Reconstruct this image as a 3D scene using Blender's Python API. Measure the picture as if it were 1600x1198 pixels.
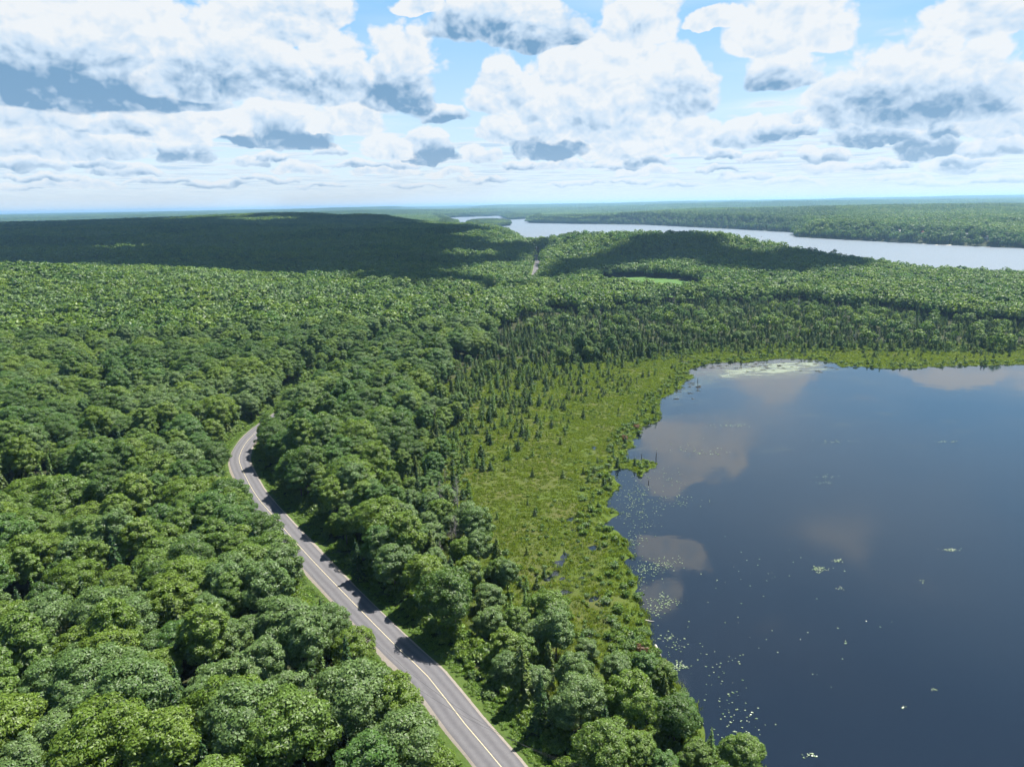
import bpy, math, random
import numpy as np
from mathutils import Matrix, Vector

for o in list(bpy.data.objects):
    bpy.data.objects.remove(o)
S = bpy.context.scene
COL = S.collection
R = math.radians

# ------------------------------------------------------------------ camera
CAM_H, PITCH, ROLL, FPX = 90.0, R(14.42), R(0.95), 1081.0
cam_data = bpy.data.cameras.new('camera')
cam_data.sensor_fit = 'HORIZONTAL'
cam_data.sensor_width = 36.0
cam_data.lens = FPX / 1600 * 36.0
cam_data.clip_start = 1.0
cam_data.clip_end = 90000.0
cam = bpy.data.objects.new('camera', cam_data)
COL.objects.link(cam)
_f = Vector((0, math.cos(PITCH), -math.sin(PITCH)))
_u = Vector((0, math.sin(PITCH), math.cos(PITCH)))
_r = Vector((1, 0, 0))
_r2 = math.cos(ROLL) * _r - math.sin(ROLL) * _u
_u2 = math.sin(ROLL) * _r + math.cos(ROLL) * _u
M = Matrix.Identity(4)
for k in range(3):
    M[k][0], M[k][1], M[k][2] = _r2[k], _u2[k], -_f[k]
M[2][3] = CAM_H
cam.matrix_world = M
S.camera = cam


def at(px, py, z=0.0):
    """the place on level z that pixel (px, py) of the photograph looks at"""
    d = _f + _r2 * ((px - 800) / FPX) + _u2 * ((599 - py) / FPX)
    t = (z - CAM_H) / d.z
    return (d.x * t, d.y * t)


def project(P):
    P = np.asarray(P, float)
    d = P - np.array([0, 0, CAM_H])
    dep = d @ np.array(_f)
    return 800 + FPX * (d @ np.array(_r2)) / dep, 599 - FPX * (d @ np.array(_u2)) / dep, dep


# ------------------------------------------------------------------ light
SUN_EL, SUN_AZ = R(62), R(50)          # azimuth measured clockwise from +Y (the view direction)
SUN = np.array([math.sin(SUN_AZ) * math.cos(SUN_EL), math.cos(SUN_AZ) * math.cos(SUN_EL), math.sin(SUN_EL)])
sun_data = bpy.data.lights.new('sun', 'SUN')
sun_data.energy = 5.0
sun_data.angle = R(0.53)
sun_data.color = (1.0, 0.955, 0.88)
sun = bpy.data.objects.new('sun', sun_data)
COL.objects.link(sun)
sun.rotation_euler = Vector(-SUN).to_track_quat('-Z', 'Y').to_euler()

W = bpy.data.worlds.new('World')
S.world = W
W.use_nodes = True
wn, wl = W.node_tree.nodes, W.node_tree.links
wn.clear()


class NT:
    """terse node building"""
    def __init__(self, tree):
        self.t, self.n, self.l = tree, tree.nodes, tree.links

    def put(self, sock, v):
        if isinstance(v, bpy.types.NodeSocket):
            self.l.new(v, sock)
        elif v is not None:
            if hasattr(sock, 'default_value') and not isinstance(v, (int, float)) and len(sock.default_value) == 4 and len(v) == 3:
                v = (*v, 1)
            sock.default_value = v

    def node(self, kind, ins=None, **props):
        nd = self.n.new(kind)
        for k, v in props.items():
            setattr(nd, k, v)
        for k, v in (ins or {}).items():
            self.put(nd.inputs[k], v)
        return nd

    def m(self, op, a, b=None, c=None, clamp=False):
        nd = self.node('ShaderNodeMath', operation=op, use_clamp=clamp)
        for i, v in enumerate((a, b, c)):
            if v is not None:
                self.put(nd.inputs[i], v)
        return nd.outputs[0]

    def v(self, op, a, b=None, scale=None):
        nd = self.node('ShaderNodeVectorMath', operation=op)
        self.put(nd.inputs[0], a)
        if b is not None:
            self.put(nd.inputs[1], b)
        if scale is not None:
            self.put(nd.inputs['Scale'], scale)
        return nd.outputs['Value'] if op in ('DOT_PRODUCT', 'LENGTH', 'DISTANCE') else nd.outputs[0]

    def mix(self, f, a, b, blend='MIX'):
        nd = self.node('ShaderNodeMix', data_type='RGBA', blend_type=blend)
        self.put(nd.inputs[0], f)
        self.put(nd.inputs[6], a)
        self.put(nd.inputs[7], b)
        return nd.outputs[2]

    def noise(self, vec, scale, detail=3, rough=0.5, dim='3D', **kw):
        nd = self.node('ShaderNodeTexNoise', noise_dimensions=dim)
        self.put(nd.inputs['Vector'], vec)
        nd.inputs['Scale'].default_value = scale
        nd.inputs['Detail'].default_value = detail
        nd.inputs['Roughness'].default_value = rough
        for k, v in kw.items():
            self.put(nd.inputs[k], v)
        return nd.outputs[0]

    def smooth(self, x, lo, hi, a=0.0, b=1.0):
        nd = self.node('ShaderNodeMapRange', interpolation_type='SMOOTHSTEP')
        for i, v in enumerate((x, lo, hi, a, b)):
            self.put(nd.inputs[i], v)
        return nd.outputs[0]

    def lin(self, x, lo, hi, a=0.0, b=1.0):
        nd = self.node('ShaderNodeMapRange', clamp=True)
        for i, v in enumerate((x, lo, hi, a, b)):
            self.put(nd.inputs[i], v)
        return nd.outputs[0]

    def ramp(self, f, stops):
        nd = self.node('ShaderNodeValToRGB')
        el = nd.color_ramp.elements
        while len(el) < len(stops):
            el.new(0.5)
        for e, (p, c) in zip(el, stops):
            e.position = p
            e.color = (*c, 1)
        self.put(nd.inputs[0], f)
        return nd.outputs[0]


def az_el(px, py, mirror=False):
    d = (_f + _r2 * ((px - 800) / FPX) + _u2 * ((599 - py) / FPX)).normalized()
    return math.atan2(d.x, d.y), math.asin(-d.z if mirror else d.z)


w = NT(W.node_tree)
sky = w.node('ShaderNodeTexSky', sky_type='NISHITA', sun_disc=False, sun_elevation=SUN_EL, sun_rotation=SUN_AZ,
             altitude=300, air_density=1.1, dust_density=0.6, ozone_density=1.5)
D = w.node('ShaderNodeTexCoord').outputs['Generated']
sep = w.node('ShaderNodeSeparateXYZ', {0: D})
AZ = w.m('ARCTAN2', sep.outputs[0], sep.outputs[1])
EL = w.m('ARCSINE', sep.outputs[2])
dz = w.m('MAXIMUM', sep.outputs[2], 0.004)
inv = w.m('DIVIDE', 1.0, dz)
plan = w.node('ShaderNodeCombineXYZ', {0: w.m('MULTIPLY', sep.outputs[0], inv), 1: w.m('MULTIPLY', sep.outputs[1], inv), 2: 1.0}).outputs[0]
WHITE, GREY, BLUE = (6.75, 7.0, 7.25), (4.6, 5.75, 7.05), (1.1, 2.5, 4.2)
clear = w.v('SCALE', sky.outputs[0], scale=1.5)
col = w.mix(w.lin(EL, 0.0, 0.6, 0.9, 0.75), clear, w.mix(w.lin(EL, 0.26, 0.6), w.mix(w.lin(EL, 0.02, 0.24), (5.6, 7.0, 8.0), (1.8, 4.4, 7.4)), (.5, 1.35, 2.8)))
# thin high veil and broken cover of small cumulus, in plan coordinates so that it crowds towards the horizon
veil = w.noise(plan, 0.4, 4.0, 0.55)
col = w.mix(w.m('MULTIPLY', w.smooth(veil, 0.45, 0.75, 0.0, 0.55), w.lin(EL, 0.2, 0.5, 1.0, 0.35)), col, (6.9, 7.6, 8.2))
for (h, sc, lo, hi, dark) in ((1.3, 0.8, 0.56, 0.66, 0.0), (1.0, 0.8, 0.55, 0.60, 1.0)):
    P = w.v('SCALE', plan, scale=h)
    n1 = w.noise(P, sc, 4.0, 0.5)
    th = w.m('ADD', w.lin(EL, 0.03, 0.13, -0.07, 0.07), w.lin(EL, 0.30, 0.5, 0.0, 0.05))
    a = w.smooth(w.m('SUBTRACT', n1, th), lo, hi, 0.0, 0.8)
    sh = w.smooth(w.m('SUBTRACT', n1, th), lo, lo + .16)
    col = w.mix(a, col, w.mix(sh, WHITE, w.mix(dark * .8, GREY, (3.3, 5.0, 6.8))))
# cumulus: each one a dome over a flat base, its outline broken up by billows whose size follows the distance
D1 = w.v('MULTIPLY', D, (1, 1, 1.25))
lowel = w.smooth(EL, 0.03, 0.17)
vA = w.node('ShaderNodeTexNoise', {'Vector': D1, 'Scale': 9.0, 'Detail': 5.0, 'Roughness': 0.5}).outputs[1]
vB = w.node('ShaderNodeTexNoise', {'Vector': D1, 'Scale': 30.0, 'Detail': 3.0, 'Roughness': 0.5}).outputs[1]
vmix = w.node('ShaderNodeMix', {0: lowel, 6: vB, 7: vA}, data_type='RGBA').outputs[2]
vs = w.node('ShaderNodeSeparateColor', {0: vmix})
amp = w.lin(EL, 0.0, 0.2, 0.018, 0.085)
az_w = w.m('MULTIPLY_ADD', w.m('SUBTRACT', vs.outputs[0], 0.5), w.m('MULTIPLY', amp, 1.5), AZ)
el_w = w.m('MULTIPLY_ADD', w.m('SUBTRACT', vs.outputs[1], 0.5), w.m('MULTIPLY', amp, 0.8), EL)


def billow(vec):
    a_ = w.node('ShaderNodeTexVoronoi', {'Vector': vec, 'Scale': 26.0, 'Detail': 2.0, 'Roughness': 0.5, 'Lacunarity': 2.4}, feature='F1', normalize=True).outputs[0]
    return a_


warp = w.v('ADD', D1, w.v('SCALE', w.v('SUBTRACT', vmix, (.5, .5, .5)), scale=0.05))
bA = billow(warp)
bB = billow(w.v('ADD', warp, (0.006, 0.0, 0.012)))
relief = w.m('SUBTRACT', bB, bA)                       # > 0 where a billow faces the light from above
nz = w.noise(D1, 55.0, 3.0, 0.5)
rough = w.m('ADD', w.m('MULTIPLY', w.m('SUBTRACT', 0.40, bA), 1.25), w.m('MULTIPLY', w.m('SUBTRACT', nz, 0.5), 0.32))
CL = [  # centre x, base y, half width, height, darkness of the base   (pixels of the photograph: a direction each)
    (60, 132, 290, 190, 1.0), (355, 140, 130, 110, .6), (490, 152, 105, 100, .6), (630, 163, 80, 118, .9),
    (440, 45, 130, 80, .2), (790, 62, 150, 80, .8), (1000, 60, 80, 80, .15), (640, 25, 50, 35, .1),
    (930, 200, 170, 150, .3), (1060, 165, 70, 100, .5), (785, 168, 60, 90, .3), (860, 238, 75, 75, 1.0),
    (1232, 70, 85, 100, .1), (1222, 132, 60, 56, .7), (1430, 176, 150, 128, .75), (1330, 186, 80, 76, .4),
    (1565, 32, 95, 50, .2), (1130, 40, 60, 30, .1), (1580, 195, 70, 90, .4),
    (435, 224, 100, 66, 1.0), (610, 243, 50, 40, .2), (672, 248, 46, 56, 1.0), (270, 208, 120, 80, .15), (110, 238, 120, 60, .5),
    (290, 247, 50, 46, .8), (40, 190, 90, 60, .3), (545, 205, 80, 44, .2), (1230, 214, 60, 34, .9), (1350, 222, 55, 52, .9),
    (1440, 240, 48, 66, 1.0), (1165, 222, 60, 44, .5), (1060, 232, 75, 64, .2), (1560, 240, 60, 34, .7), (960, 245, 60, 40, .2),
    (745, 250, 40, 26, .3), (340, 292, 55, 13, .8), (190, 272, 60, 20, .6), (880, 262, 55, 16, .4), (1185, 252, 40, 18, .5),
    (30, 262, 60, 22, .7), (470, 268, 55, 16, .3), (600, 272, 60, 14, .3), (1010, 272, 60, 15, .2), (1300, 268, 70, 18, .3),
    (1500, 266, 60, 18, .4), (700, 275, 50, 12, .2), (120, 292, 70, 14, .3), (1400, 282, 60, 10, .2), (780, 215, 50, 36, .4),
    (700, 188, 46, 30, .9), (300, 168, 70, 30, .7), (180, 205, 60, 26, .6), (1500, 205, 60, 24, .8), (1270, 190, 40, 20, .6), (960, 262, 50, 14, .7), (430, 250, 40, 12, .6), (560, 262, 44, 12, .7),
    (1120, 268, 40, 10, .7), (1240, 286, 60, 9, .5), (1560, 285, 50, 9, .6), (250, 286, 60, 9, .6), (650, 292, 60, 8, .5), (900, 288, 60, 8, .5), (1060, 292, 50, 8, .5), (500, 291, 50, 8, .6), (40, 296, 50, 9, .6),
    (150, 262, 44, 18, .7), (390, 258, 36, 16, .6), (520, 240, 30, 16, .7), (620, 262, 40, 14, .6), (810, 262, 40, 14, .7), (1010, 256, 36, 16, .7), (1130, 246, 34, 18, .7), (1290, 250, 40, 18, .7),
    (1380, 262, 40, 14, .7), (1520, 258, 44, 16, .7), (70, 282, 50, 11, .6), (420, 282, 50, 10, .6), (760, 284, 50, 9, .6), (990, 286, 44, 9, .6), (1160, 280, 50, 10, .6), (1460, 288, 50, 9, .6)]
MIR = [(1185, 572, 150, 72, .1), (1085, 640, 120, 110, .1), (1040, 730, 60, 40, .2), (1048, 838, 66, 62, .1), (1030, 915, 30, 50, .1), (1500, 574, 150, 22, .3), (900, 640, 90, 60, .3),
       (700, 760, 150, 100, .4), (300, 900, 220, 120, .4)]

items = [(*az_el(x, y), hw * .9 / FPX, h * .92 / FPX, dk) for (x, y, hw, h, dk) in CL]
mirrored = [(*az_el(x, y, True), hw / FPX, h / FPX, dk) for (x, y, hw, h, dk) in MIR]
relT = w.m('MULTIPLY', relief, 2.1)
cg = bpy.data.node_groups.new('cumulus', 'ShaderNodeTree')
for nm, ty in (('col', 'NodeSocketColor'), ('az', 'NodeSocketFloat'), ('el', 'NodeSocketFloat'), ('rough', 'NodeSocketFloat'), ('rel', 'NodeSocketFloat'),
               ('ax', 'NodeSocketFloat'), ('bx', 'NodeSocketFloat'), ('ay', 'NodeSocketFloat'), ('by', 'NodeSocketFloat'), ('dark', 'NodeSocketFloat'), ('sk', 'NodeSocketFloat')):
    cg.interface.new_socket(nm, in_out='INPUT', socket_type=ty)
cg.interface.new_socket('out', in_out='OUTPUT', socket_type='NodeSocketColor')
g = NT(cg)
gi = g.node('NodeGroupInput').outputs
x = g.m('MULTIPLY_ADD', gi['az'], gi['ax'], gi['bx'])
y = g.m('MULTIPLY_ADD', gi['el'], gi['ay'], gi['by'])
yy = g.m('MAXIMUM', y, g.m('MULTIPLY', y, -5.0))
d2 = g.m('MULTIPLY_ADD', yy, yy, g.m('MULTIPLY', x, x))
dens = g.m('SUBTRACT', g.m('MULTIPLY_ADD', gi['rough'], g.m('MULTIPLY_ADD', y, 2.0, 0.3, clamp=True), 0.78), d2)
ga = g.m('MULTIPLY', dens, 5.0, clamp=True)
s0 = g.m('MULTIPLY_ADD', g.m('SUBTRACT', g.m('MULTIPLY_ADD', y, gi['sk'], -0.12, clamp=True), 1.0), gi['dark'], g.m('MULTIPLY_ADD', dens, -0.36, 1.16))
s0 = g.m('ADD', s0, gi['rel'], clamp=True)
rp = g.node('ShaderNodeValToRGB')
els = rp.color_ramp.elements
els.new(.5)
for e, (p, c) in zip(els, ((0.0, BLUE), (0.5, GREY), (0.95, WHITE))):
    e.position = p
    e.color = (*[q / 10 for q in c], 1)
g.put(rp.inputs[0], s0)
go = g.node('NodeGroupOutput')
g.put(go.inputs[0], g.mix(ga, gi['col'], g.v('SCALE', rp.outputs[0], scale=10.0)))


def put_clouds(col, lst):
    for (a0, e0, hw, hh, dk) in sorted(lst, key=lambda t: t[1]):
        nd = w.node('ShaderNodeGroup', node_tree=cg)
        for k, v in dict(col=col, az=az_w, el=el_w, rough=rough, rel=relT, ax=1 / hw, bx=-a0 / hw, ay=1 / hh, by=-e0 / hh, dark=dk, sk=max(1.9, 1.35 * hh / 0.075)).items():
            w.put(nd.inputs[k], v)
        col = nd.outputs[0]
    return col


far = w.m('POWER', 2.718, w.m('MULTIPLY', inv, -0.015))      # air: clouds fade towards the horizon
base_col = col


def finish(c):
    return w.node('ShaderNodeBackground', {0: w.mix(far, (6.6, 7.4, 8.0), c), 1: 0.05}).outputs[0]


halves = [finish(put_clouds(base_col, [t for t in items if (t[0] < 0.0 if side < 0 else t[0] >= 0.0) or abs(t[0]) < t[2] * 1.25 + 0.06])) for side in (-1, 1)]
low = w.node('ShaderNodeMixShader', {0: w.m('GREATER_THAN', AZ, 0.0), 1: halves[0], 2: halves[1]}).outputs[0]
# higher up and round the back the same broken cloud goes on, without the towers drawn one by one
mid = finish(base_col)
# the part of the sky that the pond mirrors
pond_sky = finish(put_clouds(base_col, mirrored))
high = w.node('ShaderNodeMixShader', {0: w.m('MULTIPLY', w.m('LESS_THAN', w.m('ABSOLUTE', AZ), 0.75), w.m('LESS_THAN', EL, 0.8)), 1: mid, 2: pond_sky}).outputs[0]
in_low = w.m('MULTIPLY', w.m('LESS_THAN', w.m('ABSOLUTE', AZ), 1.0), w.m('LESS_THAN', EL, 0.30))
out = w.node('ShaderNodeOutputWorld', {0: w.node('ShaderNodeMixShader', {0: in_low, 1: high, 2: low}).outputs[0]})
W.cycles.sampling_method = 'NONE'

S.view_settings.view_transform = 'Standard'
S.view_settings.look = 'None'
S.view_settings.exposure = 1.38
S.view_settings.gamma = 1.0
S.view_settings.use_curve_mapping = False
S.cycles.use_denoising = True
S.cycles.use_adaptive_sampling = True
S.cycles.adaptive_threshold = 0.03
S.cycles.max_bounces = 4
S.cycles.diffuse_bounces = 3
S.cycles.glossy_bounces = 2
S.cycles.transmission_bounces = 2
S.cycles.volume_bounces = 0
S.cycles.sample_clamp_indirect = 4.0
S.cycles.caustics_reflective = False
S.cycles.caustics_refractive = False

# ------------------------------------------------------------------ helpers
def tag(o, label=None, cat=None, group=None, kind=None):
    for k, v in (('label', label), ('category', cat), ('group', group), ('kind', kind)):
        if v:
            o[k] = v
    return o


def link(name, data, parent=None, loc=None):
    o = bpy.data.objects.new(name, data)
    COL.objects.link(o)
    if parent:
        o.parent = parent
    if loc is not None:
        o.location = loc
    return o


def mesh_np(name, V, F, mat=None, smooth=False, attrs=None):
    """V (n,3), F (m,k) all polygons of one size, or a list of such arrays"""
    me = bpy.data.meshes.new(name)
    Fs = F if isinstance(F, list) else [F]
    Fs = [np.asarray(f, np.int32) for f in Fs if len(f)]
    V = np.asarray(V, np.float32)
    me.vertices.add(len(V))
    me.vertices.foreach_set('co', V.ravel())
    idx = np.concatenate([f.ravel() for f in Fs])
    sizes = np.concatenate([np.full(len(f), f.shape[1], np.int32) for f in Fs])
    starts = np.concatenate([[0], np.cumsum(sizes)[:-1]]).astype(np.int32)
    me.loops.add(len(idx))
    me.loops.foreach_set('vertex_index', idx)
    me.polygons.add(len(sizes))
    me.polygons.foreach_set('loop_start', starts)
    me.polygons.foreach_set('loop_total', sizes)
    if smooth:
        me.polygons.foreach_set('use_smooth', np.ones(len(sizes), bool))
    for k, a in (attrs or {}).items():
        at_ = me.attributes.new(k, 'FLOAT', 'POINT')
        at_.data.foreach_set('value', np.asarray(a, np.float32))
    me.update(calc_edges=True)
    me.validate()
    if mat:
        me.materials.append(mat)
    return me


_rs = np.random.RandomState(5)
_perm = _rs.permutation(512)
_perm = np.concatenate([_perm, _perm])
_g = _rs.uniform(-1, 1, 1024)


def vnoise(x, y, seed=0):
    x = np.asarray(x, float); y = np.asarray(y, float)
    xi = np.floor(x).astype(int); yi = np.floor(y).astype(int)
    fx = x - xi; fy = y - yi
    fx = fx * fx * (3 - 2 * fx); fy = fy * fy * (3 - 2 * fy)

    def hsh(a, b):
        return _g[_perm[(_perm[(a + seed * 37) & 511] + b) & 511]]
    return (hsh(xi, yi) * (1 - fx) + hsh(xi + 1, yi) * fx) * (1 - fy) + (hsh(xi, yi + 1) * (1 - fx) + hsh(xi + 1, yi + 1) * fx) * fy


def fbm(x, y, sc, octv=4, seed=0):
    t, a, s = 0, 1, 0
    for k in range(octv):
        t = t + a * vnoise(x * sc + 17.3 * k, y * sc - 9.1 * k, seed + k)
        s += a; a *= .5; sc *= 2.03
    return t / s


def sstep(x, lo, hi):
    t = np.clip((x - lo) / (hi - lo), 0, 1)
    return t * t * (3 - 2 * t)


def sd_poly(x, y, poly):
    """signed distance to a closed outline, negative inside"""
    P = np.asarray(poly, float)
    d = np.full(np.shape(x), 1e18); ins = np.zeros(np.shape(x), bool)
    for i in range(len(P)):
        ax, ay = P[i]; bx, by = P[(i + 1) % len(P)]
        ex, ey = bx - ax, by - ay
        wx, wy = x - ax, y - ay
        t = np.clip((wx * ex + wy * ey) / (ex * ex + ey * ey + 1e-9), 0, 1)
        d = np.minimum(d, (wx - ex * t) ** 2 + (wy - ey * t) ** 2)
        c = ((ay <= y) & (by > y)) | ((by <= y) & (ay > y))
        with np.errstate(divide='ignore', invalid='ignore'):
            xx = ax + (y - ay) / (by - ay if by != ay else 1e-9) * ex
        ins ^= c & (x < xx)
    d = np.sqrt(d)
    return np.where(ins, -d, d)


def dist_line(x, y, P):
    """distance to an open line, and the distance travelled along it"""
    P = np.asarray(P, float)
    d = np.full(np.shape(x), 1e18); s = np.zeros(np.shape(x)); side = np.zeros(np.shape(x)); L = 0
    for i in range(len(P) - 1):
        ax, ay = P[i][:2]; bx, by = P[i + 1][:2]
        ex, ey = bx - ax, by - ay
        ln = math.hypot(ex, ey)
        wx, wy = x - ax, y - ay
        t = np.clip((wx * ex + wy * ey) / (ln * ln), 0, 1)
        q = (wx - ex * t) ** 2 + (wy - ey * t) ** 2
        m = q < d
        d = np.where(m, q, d); s = np.where(m, L + t * ln, s)
        side = np.where(m, np.sign(ex * wy - ey * wx), side)
        L += ln
    return np.sqrt(d), s, side


def catmull(P, step):
    P = np.asarray(P, float)
    Q = np.vstack([2 * P[0] - P[1], P, 2 * P[-1] - P[-2]])
    out_ = []
    for i in range(1, len(Q) - 2):
        n = max(2, int(np.linalg.norm(Q[i + 1] - Q[i]) / step))
        for t in np.arange(n) / n:
            out_.append(.5 * ((2 * Q[i]) + (-Q[i - 1] + Q[i + 1]) * t + (2 * Q[i - 1] - 5 * Q[i] + 4 * Q[i + 1] - Q[i + 2]) * t * t
                              + (-Q[i - 1] + 3 * Q[i] - 3 * Q[i + 1] + Q[i + 2]) * t ** 3))
    out_.append(P[-1])
    return np.array(out_)


# ------------------------------------------------------------------ plan of the place (metres; the camera stands over 0, 0)
ROAD_Z = 1.6
road_px = [(850, 1290), (783.5, 1198), (726, 1130), (669, 1057), (627, 1017), (586, 976), (541, 930), (503, 891), (465, 850), (428, 807), (401, 775),
           (384, 745), (374, 722), (375, 710), (381, 697), (391, 684), (408, 668), (440, 645), (500, 600), (590, 548), (690, 503), (775, 468), (822, 447), (834, 432), (838, 418), (840, 409), (836, 402), (822, 397)]
ROADC = catmull([at(x, y, ROAD_Z) for x, y in road_px], 6.0)
shore_px = [(1260, 1290), (1192, 1198), (1150, 1182), (1107, 1164), (1088, 1120), (1078, 1094), (1055, 1068), (1040, 1036), (1029, 1018), (1017, 995), (1013, 969), (1004, 934), (990, 905), (983, 882), (990, 866),
            (984, 844), (967, 826), (945, 822), (952, 810), (966, 803), (950, 787), (953, 770), (967, 759), (951, 736), (979, 730), (1001, 745), (1024, 724),
            (984, 714), (986, 688), (1003, 673), (1012, 662), (1032, 651), (1029, 637), (1040, 621), (1055, 614), (1063, 602), (1083, 591), (1077, 577), (1091, 571),
            (1120, 566), (1131, 567), (1175, 565), (1219, 560), (1269, 562), (1300, 567), (1312, 573), (1350, 573), (1381, 576), (1475, 573), (1569, 570), (1600, 569), (1750, 573), (2100, 600)]
POND = [at(x, y) for x, y in shore_px] + [(420, 150), (300, 20), (60, 20)]
bog_px = [(1300, 1400)] + shore_px[1:]
BOGIN = [at(x, y) for x, y in ((2300, 560), (1900, 552), (1600, 548), (1400, 546), (1250, 546), (1090, 548), (1020, 560), (900, 566), (790, 575), (722, 615), (702, 680), (690, 745), (700, 815), (738, 875),
                               (782, 935), (838, 985), (888, 1030), (940, 1055), (985, 1070), (1025, 1085), (1062, 1110), (1100, 1165), (1250, 1300))]
BOG = [at(x, y) for x, y in shore_px] + BOGIN[:1] + BOGIN[1:]
lake_px = [(691, 341), (720, 339.3), (750, 338.6), (782, 337.6), (787, 341), (797, 343.5), (825, 342), (826, 348.5), (900, 349.8), (1006, 351.3), (1100, 356), (1137, 357.5), (1240, 363.5), (1243, 370.5),
           (1319, 374.5), (1444, 381), (1600, 388), (1900, 404), (2400, 440), (2300, 500), (1900, 470), (1600, 442), (1450, 434), (1350, 417), (1256, 411), (1100, 402), (1000, 399), (900, 396), (853, 394), (825, 388), (794, 365),
           (740, 357), (694, 355.5), (714, 349)]
LAKE = [at(x, y) for x, y in lake_px]
ISLE = [at(x, y) for x, y in ((728, 352), (735, 354.6), (770, 355.2), (797, 352.6), (798, 350), (790, 347.8), (760, 347), (735, 348.5))]
FARW = [at(x, y) for x, y in ((640, 333.0), (660, 331.3), (690, 330.0), (700, 331.0), (690, 332.2), (665, 333.6))]
FIELD = [at(x, y, 3) for x, y in ((935, 436), (1000, 436), (1060, 441), (1100, 449), (1085, 465), (1040, 464), (985, 457), (940, 450))]
FIELD2 = [at(x, y, 30) for x, y in ((525, 356), (560, 354), (590, 355), (585, 361), (540, 360))]
NEAR_E = [(135, 1150), (135, 1020), (300, 940)]

# heights: a few surveyed spots, smoothly joined
SPOT = np.array([
    (0, 60, 2), (0, 100, 2), (-60, 110, 3), (-150, 120, 9), (60, 100, .8), (-100, 200, 2.5), (-100, 280, 2), (-200, 220, 8), (-320, 360, 15), (-150, 380, 6), (-40, 320, 2), (0, 200, 1.2), (100, 250, .3),
    (-450, 600, 29), (-300, 620, 22), (-180, 640, 15), (-60, 560, 7), (-560, 480, 26), (-800, 700, 32),
    (-500, 850, 14), (-200, 820, 6), (-500, 1150, 14), (-200, 1150, 10), (-700, 1500, 24), (-300, 1600, 24), (-1000, 1900, 36), (-1850, 2500, 38), (-1150, 2600, 44), (-900, 2900, 57), (-600, 2700, 50), (-460, 2500, 27), (-230, 2500, 13), (-310, 2400, 15), (-90, 2500, 6), (-260, 2950, 2), (-330, 3400, 1), (-370, 3000, 8), (-75, 2050, 13), (-150, 3200, 2), (-330, 2000, 26), (-70, 1700, 24), (-8, 1500, 21), (24, 1350, 12), (50, 1380, 12), (61, 1250, 12),
    (25, 850, 1.5), (30, 1000, 2), (35, 1150, 3), (110, 900, 5), (115, 1250, 27), (213, 1150, 28), (300, 1080, 27), (437, 1040, 12), (530, 1030, 5), (553, 920, 3), (696, 930, 1), (640, 820, 2), (800, 900, 1), (140, 4000, 25), (100, 760, 4), (250, 830, 7),
    (200, 550, .7), (400, 600, 1), (100, 480, .8), (0, 450, 2), (500, 500, .5), (350, 700, 3), (600, 650, 1.5), (-60, 420, 3),
    (1400, 2000, 26), (1500, 3000, 48), (600, 3200, 34), (800, 2700, 30), (250, 3300, 26), (1100, 3600, 46), (2500, 2500, 30), (-300, 4200, 10), (-100, 5200, 16),
    (-2500, 4500, 10), (-4000, 6000, 18), (-1500, 5000, 22), (0, 8000, 34), (3000, 8000, 62), (-6000, 10000, 44), (0, 15000, 80), (8000, 15000, 95), (-12000, 15000, 55), (5000, 24000, 110), (-16000, 24000, 80)], float)


def tr_(x, y):
    r = np.maximum(y, -150) + 320
    return x / r * 1.0, np.log(r) * 1.15


_su, _sv = tr_(SPOT[:, 0], SPOT[:, 1])


def base_h(x, y):
    u, v = tr_(x, y)
    num = np.zeros(np.shape(x)); den = np.zeros(np.shape(x)) + 1e-12
    for a, b, z in zip(_su, _sv, SPOT[:, 2]):
        q = (u - a) ** 2 + (v - b) ** 2
        w_ = 1 / (q + .0012) ** 2.0
        num += w_ * z; den += w_
    z = num / den
    dist = np.hypot(x, y)
    z = z + fbm(x, y, 1 / 160., 3, 3) * np.clip(dist / 700, .15, 1) * 2.8 * np.clip((z - .5) / 5, .1, 1.6)
    z = z + fbm(x, y, 1 / 1400., 4, 9) * 26 * sstep(dist, 2500, 7000)
    return np.maximum(z, .4)


def shores(x, y):
    wob = fbm(x, y, 1 / 7., 3, 21) * 2.2 + fbm(x, y, 1 / 2.3, 2, 25) * .7
    near = np.clip(np.hypot(x, y) / 200, .5, 1.5)
    return sd_poly(x, y, POND) + wob * near


POOLS = [(at(x, y), r_) for x, y, r_ in ((862, 893, 3.2), (873, 880, 2.6), (885, 872, 2.2), (874, 908, 3.0), (880, 925, 1.8), (905, 902, 2.2), (960, 884, 3.0), (940, 880, 2), (925, 856, 2), (905, 805, 2.0), (890, 812, 1.6), (855, 905, 1.6), (950, 822, 2.4),
                                        (925, 700, 1.6), (962, 716, 1.8), (860, 826, 2), (893, 830, 1.8), (1085, 560, 5), (1063, 566, 4), (930, 935, 1.5))]


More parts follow.
